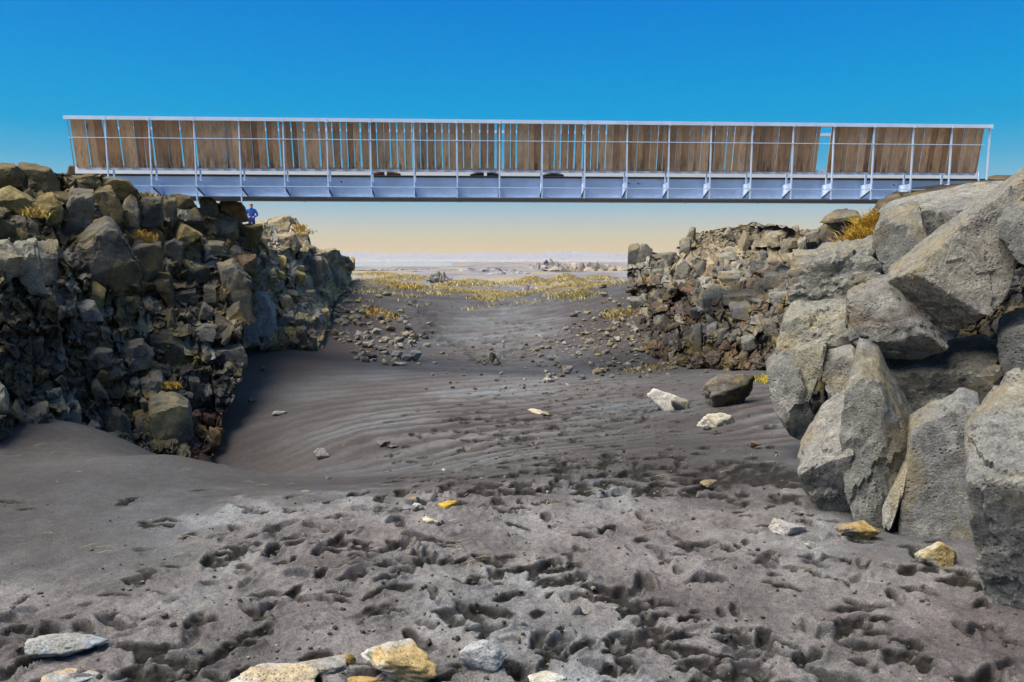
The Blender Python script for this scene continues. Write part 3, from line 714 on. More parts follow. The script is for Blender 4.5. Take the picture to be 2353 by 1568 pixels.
L1_TR = [
 ([(185,70),(470,95),(520,180),(540,290),(310,290),(190,270),(180,190)], {'t': OL}), ([(-120,75),(140,65),(230,120),(200,240),(20,260),(-100,220)], {'t': OL}),
 ([(620,160),(860,140),(870,230),(820,310),(600,300),(600,220)], {'t': OL}), ([(320,300),(630,330),(630,440),(570,500),(540,400)], {'t': OL}),
 ([(640,320),(840,325),(820,600),(830,680),(680,800),(550,640),(560,510),(640,460)], {'t': G2, 'f': [(0.1, 0.1, 1, 0.45), (0.2, -0.5, 1, 0.5)]}),
 ([(-60,330),(80,240),(170,300),(290,370),(260,430),(80,460),(-60,470)], {'t': (0.30,0.25,0.11), 'f': [(-0.1, 0.9, 1, 0.45), (0.2, -0.5, 1, 0.45)]}), ([(200,300),(270,260),(310,320),(290,380),(210,330)], {'t': OL}),
 ([(310,360),(480,330),(560,440),(545,560),(400,590),(290,500)], {'t': (0.30,0.23,0.09), 'f': [(0, 0.7, 1, 0.45), (0.4, -0.2, 1, 0.45)]}), ([(-40,520),(130,580),(140,690),(-40,720)], {'t': G2}), ([(80,530),(230,510),(245,720),(140,700)], {'t': G2}), ([(245,520),(340,590),(350,690),(240,740)], {'t': G2}),
 ([(-160,870),(-60,780),(100,765),(225,900),(230,960),(60,1100),(-160,1120)], {'t': PL, 'f': [(-0.1, 0.75, 1, 0.45), (0.1, -0.3, 1, 0.42)], 'dy': -0.5}), ([(150,790),(220,765),(335,755),(420,1210),(280,1190),(180,1040),(120,960)], {'t': PL, 'f': [(0.15, 0.15, 1, 0.45), (0.1, 0.9, 1, 0.5)], 'dy': -0.35}), ([(310,757),(515,750),(518,900),(500,1080),(390,1120),(350,980)], {'t': G1, 'f': [(0.3, 0.25, 1, 0.45), (0.0, 1.0, 1, 0.5)], 'dy': -0.30}),
 ([(370,1010),(500,1060),(512,1240),(430,1215)], {'t': G2}),
 ([(600,900),(760,780),(960,600),(1040,640),(1100,730),(1170,850),(1240,1000),(1230,1060),(1010,1170),(660,1120),(610,1000)], {'t': G2, 'f': [(0.05, 0.12, 1, 0.35), (0.3, -0.5, 1, 0.40), (-0.6, 0.1, 1, 0.45)], 'lv': 5, 'dy': -0.5}),
 ([(850,290),(1010,270),(1090,420),(1090,550),(980,560),(850,580),(840,420)], {'t': OL}), ([(1100,400),(1190,340),(1240,450),(1250,690),(1100,670),(1060,600)], {'t': G2}), ([(910,170),(1140,190),(1200,260),(1120,380),(1030,340),(900,270)], {'t': OL}),
 ([(1260,380),(1440,370),(1450,600),(1350,610),(1250,580)], {'t': G2}), ([(1440,375),(1580,370),(1590,490),(1560,580),(1440,595)], {'t': G2}), ([(1530,340),(1700,340),(1750,420),(1640,480),(1590,470)], {'t': OL}),
 ([(1580,540),(1760,440),(1810,520),(1830,640),(1790,700),(1640,580)], {'t': DK, 'f': [(0.3, -0.6, 1, 0.45), (0.2, 0.9, 1, 0.5)]}), ([(1790,370),(1920,360),(1960,500),(1830,570),(1800,500)], {'t': G2}), ([(1980,400),(2165,400),(2225,550),(2130,565),(1980,500)], {'t': (0.23,0.17,0.10), 'f': [(0.05, 0.05, 1, 0.45)]}),
 ([(1840,600),(1960,520),(2100,550),(2130,660),(2120,760),(1900,720),(1820,680)], {'t': G1, 'f': [(-0.1, 0.4, 1, 0.45), (0.2, -0.8, 1, 0.5)]}), ([(1170,800),(1250,750),(1440,760),(1460,970),(1300,1100),(1230,1000)], {'t': G2}), ([(1480,760),(1560,720),(1640,770),(1620,960),(1510,960),(1460,900)], {'t': G2}),
 ([(1680,770),(2000,750),(2020,850),(1860,860),(1650,840)], {'t': G1, 'f': [(0, 0.05, 1, 0.45), (0, 1.2, 1, 0.5)]}), ([(1530,1010),(1870,980),(1880,1070),(1740,1120),(1560,1130)], {'t': DK}), ([(1560,1200),(1760,1170),(1770,1260),(1700,1370),(1620,1370)], {'t': DK}),
 ([(690,1310),(850,1290),(930,1440),(740,1450)], {'t': (0.24,0.235,0.24)}), ([(1830,1150),(1930,1150),(1960,1340),(1830,1350)], {'t': G2}), ([(1970,1000),(2110,960),(2250,1080),(2240,1330),(2100,1390),(2030,1200)], {'t': G1, 'na': 0.05}), ([(2120,612),(2350,606),(2340,700),(2290,800),(2210,790),(2130,740)], {'t': OL}), ([(2130,880),(2290,870),(2300,1050),(2230,1060),(2140,980)], {'t': (0.20,0.15,0.09)}),
 (cB([(730,410),(890,360),(1000,380),(1000,480),(860,530),(770,500)]), {'t': G1}), (cB([(1000,380),(1120,330),(1270,300),(1380,420),(1360,500),(1150,540),(1020,500)]), {'t': G1, 'f': [(-0.5, 0.2, 1, 0.42), (0.5, 0.1, 1, 0.42)]}), (cB([(1350,260),(1540,250),(1640,350),(1700,470),(1540,540),(1400,480)]), {'t': DK, 'f': [(0, -0.1, 1, 0.40)]}), (cB([(1760,180),(1830,140),(1920,150),(1940,230),(1880,280),(1770,260)]), {'t': G1, 'f': [(0, 0.5, 1, 0.45)]}),
 (cB([(1900,370),(2080,360),(2200,330),(2215,500),(2060,530),(1890,480)]), {'t': G1, 'f': [(0.3, 0.2, 1, 0.45), (-0.6, -0.3, 1, 0.42)]}), (cB([(1340,880),(1600,810),(1680,850),(1720,1000),(1740,1180),(1560,1280),(1320,1190),(1330,1000)]), {'t': (0.19,0.185,0.16), 'f': [(0.05, 0.15, 1, 0.42), (0.5, -0.4, 1, 0.42)], 'dy': -0.25}),
 (cB([(900,960),(1080,930),(1160,1000),(1190,1180),(1050,1180),(910,1100)]), {'t': DK}), (cB([(1210,980),(1290,950),(1340,1050),(1300,1150),(1220,1150)]), {'t': G2}), (cB([(550,1040),(640,880),(720,880),(730,1220),(620,1230)]), {'t': G1}), (cB([(400,820),(560,780),(590,880),(430,880)]), {'t': PL, 'f': [(0, 0.8, 1, 0.45)]}), (cB([(440,900),(620,890),(620,960),(450,1020)]), {'t': PL}),
 (cB([(160,960),(420,890),(440,1060),(300,1090),(180,1030)]), {'t': G1}), (cB([(20,1120),(180,1110),(170,1170),(40,1180)]), {'t': G1}), (cB([(240,1080),(350,1050),(340,1200),(310,1330),(250,1240)]), {'t': G1}), (cB([(80,1330),(150,1280),(260,1280),(270,1400),(110,1450)]), {'t': G1}), (cB([(-60,600),(30,700),(80,880),(60,1000),(-60,1100)]), {'t': PL, 'dy': -0.4}),
 (cB([(1260,660),(1440,580),(1490,720),(1440,820),(1300,790)]), {'t': G1}), (cB([(1690,620),(1790,640),(1830,750),(1780,850),(1720,760)]), {'t': DK}), (cB([(1740,1010),(1860,1080),(1850,1220),(1780,1220),(1720,1080)]), {'t': RD}), (cB([(1820,930),(1910,960),(1920,1020),(1850,1040)]), {'t': RD}), (cB([(1860,1130),(1920,1190),(1890,1215),(1850,1200)]), {'t': (0.30,0.26,0.24)}),
 (cB([(1880,1080),(1980,1110),(1985,1200),(1900,1290),(1860,1240)]), {'t': RD}),
]
L1_low = [(-40, 830), (160, 800), (420, 700), (575, 640), (572, 700), (560, 750), (555, 790), (566, 820), (545, 890), (512, 960), (512, 1000), (502, 1060), (430, 1070), (230, 1045), (110, 1080), (-40, 1105)]
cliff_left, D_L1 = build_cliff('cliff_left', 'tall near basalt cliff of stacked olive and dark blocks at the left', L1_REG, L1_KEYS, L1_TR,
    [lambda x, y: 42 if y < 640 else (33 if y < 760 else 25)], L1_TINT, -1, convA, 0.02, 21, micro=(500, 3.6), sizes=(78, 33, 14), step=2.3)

# --- farther left cliff
L2_REG = [(575, 532), (600, 516), (620, 503), (650, 498), (682, 504), (702, 532), (722, 576), (735, 586), (760, 573), (782, 576), (790, 590), (808, 602), (811, 640), (798, 668), (770, 692), (762, 722), (750, 762), (745, 812), (700, 815), (640, 808), (600, 800), (555, 795), (560, 700), (575, 600)]
L2_KEYS = [(560, 790, 15.0), (600, 790, 16.2), (745, 800, 18.6), (650, 500, 30), (600, 508, 26), (722, 580, 27.5), (780, 578, 37), (808, 640, 41), (795, 668, 36), (745, 700, 24), (585, 560, 18.5), (660, 650, 20.5), (700, 790, 17.8)]
def L2_TINT(x, y, rnd):
    if y < 600 and x > 590: c = np.array((0.33, 0.275, 0.19))
    else: c = np.array((0.18, 0.172, 0.13))
    if y > 755 and x > 640: c = lerp(c, (0.15, 0.09, 0.065), 0.8)
    if not hasattr(rnd, 'random'): return c
    u = rnd.random()
    if u < 0.25: c = lerp(c, (0.36, 0.29, 0.11), 0.6)
    elif u < 0.45: c = lerp(c, (0.22, 0.23, 0.24), 0.7)
    elif u < 0.6: c = c * 0.55
    return jit(rnd, c)
convL2 = lambda x, y: (517 + x * 0.21981, 482.5 + y * 0.21981)
TN = (0.36, 0.295, 0.20); BL = (0.27, 0.285, 0.30); YL = (0.36, 0.30, 0.12)
L2_TR = [([(360,330),(440,320),(460,470),(370,480)],), ([(345,490),(430,490),(425,650),(350,680)], {'t': G1}), ([(400,170),(620,80),(700,90),(640,240),(540,300),(370,300)], {'t': TN, 'f': [(0.0, 0.7, 1, 0.4)], 'na': 0.045}), ([(550,290),(720,260),(800,400),(700,480),(580,400)], {'t': TN, 'na': 0.05}), ([(700,80),(750,150),(730,200),(660,140)], {'t': (0.2, 0.16, 0.13)}), ([(720,240),(860,250),(880,350),(800,370),(740,320)], {'t': TN}), ([(800,370),(940,390),(950,440),(840,460)], {'t': G1}),
 ([(830,510),(1010,510),(1010,760),(920,790),(850,640)], {'t': (0.17,0.165,0.165), 'f': [(-0.3, -0.05, 1, 0.42)], 'dy': -0.7}), ([(1000,500),(1080,570),(1060,700),(1060,800),(1000,760)], {'t': G1, 'f': [(0.6, 0.1, 1, 0.4)], 'dy': -0.4}), ([(830,470),(1000,450),(1020,515),(840,520)], {'t': (0.36, 0.27, 0.18), 'dy': -0.7}), ([(520,490),(640,500),(650,600),(560,610)], {'t': YL, 'f': [(0, 0.7, 1, 0.45)]}), ([(520,620),(620,660),(640,730),(540,680)], {'t': YL}), ([(730,640),(840,680),(840,780),(730,770)], {'t': YL}), ([(720,580),(830,590),(830,640),(740,640)], {'t': YL}),
 ([(280,860),(420,900),(530,1130),(480,1390),(330,1400),(260,1100)], {'t': BL, 'f': [(0.1, 0.1, 1, 0.38), (0.7, 0.0, 1, 0.45)], 'na': 0.012, 'dy': -0.3}), ([(190,1150),(300,1170),(360,1410),(190,1410)], {'t': BL, 'f': [(0.3, 0.1, 1, 0.4)], 'na': 0.012, 'dy': -0.55}), ([(450,940),(520,1000),(548,1270),(470,1330),(440,1050)], {'t': BL, 'na': 0.012, 'dy': -0.5}), ([(560,910),(680,910),(740,1060),(640,1090),(570,1000)], {'t': (0.26,0.25,0.19)}), ([(530,1090),(720,1100),(710,1230),(540,1290)], {'t': (0.20,0.21,0.22), 'na': 0.012}),
 ([(1010,840),(1110,870),(1110,1000),(1020,1000)], {'t': (0.27,0.26,0.18)}), ([(840,850),(930,850),(930,920),(860,900)], {'t': G1}), ([(1040,430),(1170,420),(1180,500),(1100,560),(1050,510)], {'t': TN}), ([(1200,500),(1290,490),(1310,560),(1220,560)], {'t': G1}), ([(1110,600),(1190,680),(1180,800),(1120,830)], {'t': G1}), ([(1280,790),(1370,800),(1390,890),(1290,890)], {'t': BL}), ([(100,215),(340,205),(370,280),(330,400),(200,390),(130,300)], {'t': (0.24, 0.20, 0.11), 'dy': -1.0}), ([(740,1260),(850,1250),(860,1480),(760,1470)], {'t': (0.20, 0.15, 0.11)}), ([(880,1320),(960,1340),(965,1490),(900,1490)], {'t': (0.23, 0.19, 0.13)})]
cliff_left_far, D_L2 = build_cliff('cliff_left_far', 'farther left cliff of pale green and tan rock beyond the bridge', L2_REG, L2_KEYS, L2_TR,
    [lambda x, y: 22 if x < 720 else 14], L2_TINT, -1, convL2, 0.05, 31, lv_big=4, micro=(400, 3.0), sizes=(46, 21, 9), step=1.7, keep=0.15, dark=0.95)

# --- right cliff beyond the bridge
R3_REG = [(1441, 580), (1465, 567), (1490, 580), (1520, 586), (1555, 588), (1562, 552), (1600, 537), (1680, 521), (1745, 513), (1800, 519), (1850, 528), (1895, 522), (1960, 560), (2000, 620), (1960, 700), (1900, 780), (1830, 860), (1790, 862), (1750, 858), (1700, 862), (1640, 850), (1590, 845), (1530, 835), (1482, 815), (1466, 745), (1441, 665)]
R3_KEYS = [(1445, 580, 26), (1445, 660, 24), (1482, 805, 18.5), (1560, 838, 16.4), (1760, 855, 13.0), (1560, 560, 25), (1750, 515, 27), (1890, 530, 18), (1900, 650, 12), (1650, 680, 17.5), (1820, 780, 11.8), (1960, 600, 13), (1650, 560, 24)]
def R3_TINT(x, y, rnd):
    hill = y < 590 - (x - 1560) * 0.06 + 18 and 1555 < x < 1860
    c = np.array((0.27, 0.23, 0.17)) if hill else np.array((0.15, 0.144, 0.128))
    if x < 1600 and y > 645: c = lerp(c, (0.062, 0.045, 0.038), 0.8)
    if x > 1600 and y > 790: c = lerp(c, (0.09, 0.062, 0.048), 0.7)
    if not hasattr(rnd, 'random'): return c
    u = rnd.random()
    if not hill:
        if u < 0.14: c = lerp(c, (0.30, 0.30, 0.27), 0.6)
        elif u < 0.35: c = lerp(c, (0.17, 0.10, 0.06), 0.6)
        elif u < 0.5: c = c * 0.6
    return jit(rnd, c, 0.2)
convR3 = lambda x, y: (1378.7 + x * 0.24181, 482.5 + y * 0.24181)
GR = (0.20, 0.195, 0.175); WH = (0.29, 0.28, 0.245)
R3_TR = [([(270,370),(380,350),(400,480),(340,630),(260,640)], {'t': GR}), ([(380,345),(430,340),(500,420),(470,520),(390,610),(330,600)], {'t': GR}), ([(510,430),(720,410),(740,470),(520,490)], {'t': GR}), ([(500,580),(600,570),(610,640),(500,640)], {'t': GR}), ([(770,290),(860,270),(860,480),(745,490)], {'t': GR}), ([(720,540),(780,480),(860,560),(820,690),(720,680)], {'t': (0.31,0.30,0.25)}), ([(660,590),(720,500),(735,540),(690,600)], {'t': WH}), ([(1090,450),(1280,410),(1300,470),(1100,510)], {'t': WH}),
 ([(1580,260),(1710,330),(1710,420),(1600,470)], {'t': (0.32,0.30,0.24)}), ([(1720,320),(1890,280),(1870,440),(1730,460)], {'t': (0.22,0.20,0.165)}), ([(1570,240),(1870,190),(1870,250),(1600,320)], {'t': (0.36,0.31,0.23)}), ([(1880,310),(1960,270),(1960,400),(1890,430)], {'t': WH}), ([(1520,390),(1580,410),(1600,520),(1530,560)], {'t': (0.2,0.2,0.2)}), ([(1600,500),(1780,490),(1700,570),(1600,560)], {'t': G2}),
 ([(1560,620),(1820,610),(1830,740),(1640,800),(1555,720)], {'t': (0.21,0.20,0.18), 'f': [(0, 0.0, 1, 0.45), (0, -1.0, 1, 0.5)], 'dy': -0.5}), ([(1600,800),(1830,790),(1840,900),(1640,890)], {'t': (0.26,0.26,0.25)}), ([(970,820),(1060,790),(1160,800),(1170,930),(1060,980),(980,920)], {'t': GR, 'f': [(0, -0.1, 1, 0.45), (0, 1.0, 1, 0.5)]}), ([(1170,805),(1510,795),(1500,915),(1350,925),(1180,905)], {'t': (0.25,0.245,0.19), 'f': [(0, 0.05, 1, 0.4)], 'na': 0.012}), ([(1230,915),(1500,905),(1500,1050),(1260,1040)], {'t': (0.27,0.275,0.275), 'f': [(0, 0.15, 1, 0.4)], 'na': 0.012}),
 ([(860,940),(980,930),(980,1020),(870,1030)], {'t': (0.2,0.2,0.2)}), ([(880,1130),(960,1100),(970,1350),(880,1390)], {'t': GR}), ([(1010,1120),(1110,1080),(1130,1240),(1030,1280)], {'t': (0.28,0.285,0.28)}), ([(1110,1150),(1200,1130),(1190,1260),(1120,1260)], {'t': GR}), ([(1340,1220),(1480,1200),(1530,1270),(1420,1340),(1350,1310)], {'t': (0.29,0.285,0.25)}), ([(1520,1060),(1740,1050),(1670,1270),(1570,1180)], {'t': GR}), ([(1000,660),(1070,640),(1080,710),(1010,730)], {'t': WH}), ([(1110,600),(1350,590),(1340,640),(1120,650)], {'t': WH}), ([(1440,360),(1510,350),(1510,400),(1450,410)], {'t': WH}), ([(650,1370),(700,1350),(720,1430),(650,1450)], {'t': WH}), ([(280,850),(420,840),(430,930),(300,950)], {'t': (0.2,0.2,0.18)}), ([(1110,640),(1340,640),(1330,715),(1210,735)], {'t': GR}), ([(1970,330),(2060,320),(2100,420),(1960,440)], {'t': (0.22, 0.2, 0.16)}), ([(1950,240),(2090,190),(2110,310),(2000,330)], {'t': GR})]
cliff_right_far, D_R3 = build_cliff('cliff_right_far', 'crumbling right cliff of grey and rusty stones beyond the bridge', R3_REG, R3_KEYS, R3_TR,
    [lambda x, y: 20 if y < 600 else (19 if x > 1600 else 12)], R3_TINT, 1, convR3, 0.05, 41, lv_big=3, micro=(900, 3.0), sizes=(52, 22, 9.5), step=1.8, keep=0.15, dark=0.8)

# ------------------------------------------------------------------ the great boulders in the right foreground
rb = random.Random(77)
cV = lambda x, y: (1723.3 + x * 0.27115, 402.1 + y * 0.27115)
cW = lambda x, y: (1723.3 + x * 0.40307, 804.2 + y * 0.40307)
BG = (0.30, 0.305, 0.31)
BOUL = [
 ('grey upright block below the bridge end with a long vertical crack', cV, [(1130,360),(1300,310),(1450,290),(1440,400),(1490,640),(1230,890),(1170,890),(1090,720),(1050,590),(1060,490)], 6.5, dict(t=(0.27,0.275,0.275), th=0.9, f=[(-0.05, 0.12, 1, 0.42), (0.0, 1.1, 1, 0.52)], na=0.012)),
 ('long pale flat-topped slab lying across the top of the boulder pile', cV, [(1150,340),(1240,265),(1560,200),(1740,160),(2100,100),(2300,100),(2400,120),(2050,240),(1570,310),(1450,300)], 7.0, dict(t=(0.37,0.37,0.36), th=0.9, f=[(0.0, 1.3, 1, 0.36)], na=0.02)),
 ('narrow grey block right of the vertical crack', cV, [(1440,300),(1580,300),(1600,550),(1500,640),(1480,600)], 6.6, dict(t=(0.26,0.265,0.26), th=1.2, f=[(0.2, 0.1, 1, 0.45)], na=0.015)),
 ('grey block wedged under the slab above the diagonal ridge', cV, [(1570,300),(2090,215),(2060,330),(1640,560),(1590,480)], 6.4, dict(t=(0.28,0.28,0.28), th=1.0, f=[(0.0, 0.25, 1, 0.42), (-0.6, -0.2, 1, 0.45)], na=0.02)),
 ('huge angular boulder with a bright diagonal ridge and a shaded lower face', cV, [(1190,920),(1460,720),(2322,60),(2440,0),(2330,420),(2200,700),(2200,960),(2130,1070),(1860,1180),(1780,1300),(1500,1450),(1420,1370),(1280,1180),(1210,1010)], 5.0, dict(t=(0.31,0.305,0.285), th=0.75, f=[(0.18, 0.30, 1, 0.30), (-0.70, -1.0, 1, 0.26)], na=0.012, lv=6, taper=0.05)),
 ('pitted dark grey boulder at the right edge above the black cavity', cV, [(2090,420),(2322,250),(2600,200),(2620,900),(2330,760),(2240,700),(2110,520)], 4.7, dict(t=(0.24,0.245,0.25), th=0.8, f=[(-0.1, 0.0, 1, 0.42), (0.0, 1.3, 1, 0.48)], na=0.035)),
 ('rounded boulder with a dark red streak under the great ridge', cV, [(850,1090),(1000,1000),(1180,970),(1250,1080),(1320,1250),(1500,1440),(1700,1440),(1450,1545),(1100,1535),(950,1500),(850,1410),(840,1230)], 5.15, dict(t=(0.27,0.265,0.26), th=0.9, f=[(-0.25, 0.10, 1, 0.42), (-0.1, 1.2, 1, 0.50), (0.1, -0.8, 1, 0.48)], na=0.02, lv=5)),
 ('rough craggy grey block standing between the cliff and the boulder pile', cV, [(1040,600),(1110,740),(1130,900),(1000,1010),(850,1090),(600,1220),(430,1260),(370,1100),(345,820),(400,740),(740,650)], 6.7, dict(t=(0.30,0.30,0.285), th=0.9, f=[(-0.1, 0.05, 1, 0.42), (-0.2, 1.1, 1, 0.50)], na=0.06, lv=5)),
 ('pale lichen-covered bulging rock below the craggy block', cV, [(300,1200),(430,1180),(640,1195),(860,1180),(870,1430),(900,1520),(690,1600),(560,1700),(400,1690),(260,1560),(240,1440)], 6.3, dict(t=(0.34,0.34,0.31), th=0.9, f=[(-0.25, 0.30, 1, 0.42), (0.2, -0.6, 1, 0.46)], na=0.045, lv=5)),
 ('smooth curved boulder leaning outwards over the sand at the foot of the pile', cW, [(95,110),(180,30),(280,60),(290,330),(390,460),(340,500),(220,450),(140,310)], 6.1, dict(t=(0.28,0.285,0.285), th=1.0, f=[(-0.45, 0.2, 1, 0.42), (0.5, -0.2, 1, 0.45)], na=0.02)),
 ('hanging wedge of pale rock over a small dark hollow', cW, [(262,0),(430,-30),(420,100),(350,230),(285,330),(262,200)], 6.0, dict(t=(0.35,0.35,0.30), th=0.9, f=[(-0.3, 0.15, 1, 0.42)], na=0.03)),
 ('pale grey rock beside the top of the upright column stone', cW, [(400,60),(520,20),(640,10),(650,100),(560,220),(540,320),(480,330),(480,210),(410,150)], 5.9, dict(t=(0.33,0.335,0.325), th=0.9, f=[(-0.1, 0.2, 1, 0.42)], na=0.03)),
 ('dark boulder with a bright slanting top leaning on the column stone', cW, [(545,300),(480,350),(350,495),(278,620),(300,720),(380,850),(470,930),(570,920),(620,840),(590,750),(560,450)], 4.75, dict(t=(0.33,0.33,0.33), th=1.1, f=[(-0.85, 1.45, 0.75, 0.36), (0.05, -0.45, 1, 0.40)], na=0.014, lv=5, p=26)),
 ('tall upright column stone with a rounded top in the middle of the pile', cW, [(640,92),(560,170),(530,450),(575,750),(640,900),(750,900),(925,590),(890,420),(740,150)], 4.6, dict(t=(0.26,0.265,0.26), th=1.0, f=[(-0.35, 0.05, 1, 0.40), (0.65, 0.0, 1, 0.42)], na=0.02, lv=5)),
 ('flat grey slab full of small holes standing on the sand', cW, [(900,610),(920,425),(1060,350),(1200,295),(1320,350),(1300,500),(1310,1080),(1050,1080),(960,1050),(830,1020),(870,760)], 4.3, dict(t=(0.28,0.285,0.295), th=0.6, f=[(0.02, 0.10, 1, 0.42)], na=0.010, lv=5)),
 ('thin pale sliver of stone along the left edge of the holed slab', cW, [(755,870),(910,595),(890,750),(815,990),(765,980)], 4.35, dict(t=(0.42,0.42,0.40), th=1.0, f=[(-0.7, 0.35, 1, 0.40)], na=0.02)),
 ('dark cracked ledge of layered rock behind the column stone', cW, [(650,80),(1000,90),(1400,60),(1460,240),(1340,350),(1200,330),(920,440),(800,300),(740,150)], 5.1, dict(t=(0.17,0.165,0.15), th=0.8, f=[(0.0, -0.1, 1, 0.40), (0.0, -0.9, 1, 0.46)], na=0.04, lv=5)),
 ('dark grey pillar of rock right of the black cavity', cW, [(1420,-110),(1562,-160),(1800,-160),(1800,330),(1450,260),(1425,60)], 4.8, dict(t=(0.20,0.205,0.21), th=0.9, f=[(-0.25, 0.0, 1, 0.42)], na=0.03)),
 ('nearest dark boulder at the right edge with a bright flat top', cW, [(1900,200),(1562,235),(1400,288),(1235,500),(1222,585),(1295,1050),(1310,1230),(1390,1440),(1460,1580),(1900,1640)], 3.35, dict(t=(0.30,0.305,0.31), th=0.85, f=[(-0.35, 1.9, 1, 0.50), (-0.10, -0.42, 1, 0.42)], na=0.018, lv=6, p=26)),
]
for (lab, cv, poly, Y, op) in BOUL:
    P = [cv(*q) for q in poly]
    lv = op.get('lv', 4)
    o, W, s = block(P, Y, op['th'], op['f'], lv, op.get('p', 40), op['na'], None, rb, grow=1.02, nf=2.6, taper=op.get('taper', 0.12), chip=0.75)
    T = np.tile(np.array(op['t']) * np.array((0.62, 0.615, 0.585)), (len(W), 1))
    if 'streak' in lab:
        hq = W[:, 2] - 0.22 * W[:, 0] + 0.02 * fbm(W * 9, 2); wq = np.exp(-((hq - 0.10) / 0.018) ** 2)[:, None]; T = T * (1 - 0.6 * wq) + np.array((0.05, 0.018, 0.018)) * 0.6 * wq
    tag(obj('boulder', crisp(mesh_from('boulder', W, ICO[lv][1], T)), M_ROCKR, None, o), lab, 'boulder', 'great boulders piled on the right')
# the bank of solid rock they lean on
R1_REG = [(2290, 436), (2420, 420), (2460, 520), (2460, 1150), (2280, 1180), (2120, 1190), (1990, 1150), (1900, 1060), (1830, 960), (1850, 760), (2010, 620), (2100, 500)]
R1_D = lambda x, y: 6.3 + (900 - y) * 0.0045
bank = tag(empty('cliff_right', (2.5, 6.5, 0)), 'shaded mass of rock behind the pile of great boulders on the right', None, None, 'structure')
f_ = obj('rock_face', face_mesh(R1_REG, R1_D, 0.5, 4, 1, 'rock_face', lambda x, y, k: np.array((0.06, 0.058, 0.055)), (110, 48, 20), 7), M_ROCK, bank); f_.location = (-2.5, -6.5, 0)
rst = random.Random(9)
for k in range(60):
    u = rst.uniform(1850, 2330); v = rst.uniform(700, 1150); r = rst.uniform(14, 34)
    cell = [(u + r * rst.uniform(.7, 1.2) * math.cos(a), v + r * rst.uniform(.7, 1.2) * math.sin(a)) for a in np.linspace(0, 6.28, 7)[:-1]]
    if not in_poly((u, v), R1_REG): continue
    o, W, s = block(cell, R1_D(u, v) + rst.uniform(0, 0.4), 1.0, None, 3, 14, 0.04, None, rst)
    obj('stone', mesh_from('stone', W, ICO[3][1], np.tile(jit(rst, (0.07, 0.068, 0.064)), (len(W), 1))), M_ROCK, bank, o - np.array([2.5, 6.5, 0]))  # dark tint puts the shade of the cavity into the stone colour
# dark rocks under the right end of the bridge and the bank that carries it
for (lab, poly, Y, tn) in (
    ('dark brown jutting rock under the right end of the bridge', [(2000, 500), (2020, 470), (2065, 455), (2080, 475), (2060, 490), (2030, 505), (2005, 512)], 14.2, (0.075, 0.06, 0.045)),
    ('blackish block beside the yellow grass under the bridge end', [(1893, 512), (1905, 500), (1960, 496), (1975, 520), (1950, 570), (1900, 575), (1886, 540)], 13.6, (0.11, 0.095, 0.08)),
    ('flat dark grey stone on the skyline left of the yellow grass', [(1885, 513), (1900, 500), (1945, 496), (1972, 492), (1976, 500), (1955, 508), (1900, 514)], 13.3, (0.13, 0.12, 0.10)),
    ('dark ledge of rock directly below the right bridge bearing', [(2040, 475), (2060, 452), (2150, 448), (2200, 440), (2290, 425), (2360, 425), (2360, 480), (2100, 490)], 15.4, (0.06, 0.05, 0.042)),
    ('dark earth-topped block where the bridge meets the right bank', [(2262, 415), (2290, 410), (2353, 412), (2460, 420), (2460, 450), (2262, 440)], 16.9, (0.085, 0.065, 0.045)),
    ('grey rock beneath the yellow grass tuft', [(1935, 560), (1960, 545), (2010, 535), (2015, 560), (2000, 580), (1930, 585)], 12.6, (0.22, 0.2, 0.15))):
    o, W, s = block(poly, Y, 1.3, None, 4, 40, 0.03, None, rb)
    tag(obj('boulder', (mesh_from('boulder', W, ICO[4][1], np.tile(np.array(tn), (len(W), 1)))), M_ROCK, None, o), lab, 'boulder', 'dark rocks by the right bridge end')

# ------------------------------------------------------------------ the footbridge
BL_, BR_ = at(150, 268, 15.0), at(2276, 291, 16.0)
e1 = np.array([BR_[0] - BL_[0], BR_[1] - BL_[1], 0.0]); BLEN = np.linalg.norm(e1); e1 /= BLEN
e2 = np.array([-e1[1], e1[0], 0.0]); e3 = np.array([0, 0, 1.0])
ZTOP = 0.5 * (BL_[2] + BR_[2])
bridge = empty('steel_footbridge', (*(BL_[:2] + e1[:2] * BLEN / 2 + e2[:2] * 0.8), ZTOP - 1.9))
bridge.rotation_euler = (0, 0, math.atan2(e1[1], e1[0]))
tag(bridge, 'pale blue steel footbridge with a weathered plank railing spanning the gorge', 'bridge')
bo = np.array(bridge.location)
def zat(v, off, u=1176):      # height of the view row v on the bridge plane set back by off
    Yc = 15.5 + off
    return at(u, v, Yc)[2]
# local frame of the bridge: x along, y away from the camera, z up; origin mid-span
def bl(s, off, z): return (s - BLEN / 2, off - 0.8, z - bo[2])
def box(x0, x1, y0, y1, z0, z1):
    V = np.array([bl(x, y, z) for x in (x0, x1) for y in (y0, y1) for z in (z0, z1)])
    Fq = np.array([[0, 1, 3, 2], [4, 6, 7, 5], [0, 4, 5, 1], [2, 3, 7, 6], [0, 2, 6, 4], [1, 5, 7, 3]])
    return V, Fq
def bpart(name, boxes, mat, parent=bridge, bevel=0.004):
    V = []; Q = []; n = 0
    for bx_ in boxes:
        V.append(bx_[0]); Q.append(bx_[1] + n); n += len(bx_[0])
    me = mesh_from(name, np.vstack(V), np.vstack(Q), None, False)
    o = obj(name, me, mat, parent)
    return o
def hexa(c):   # 8 corners given as lists (front 4, back 4)
    V = np.array(c); return V, np.array([[0, 1, 2, 3], [7, 6, 5, 4], [0, 4, 5, 1], [1, 5, 6, 2], [2, 6, 7, 3], [3, 7, 4, 0]])
z_rail_t = ZTOP + 0.022; z_rail_b = ZTOP - 0.05
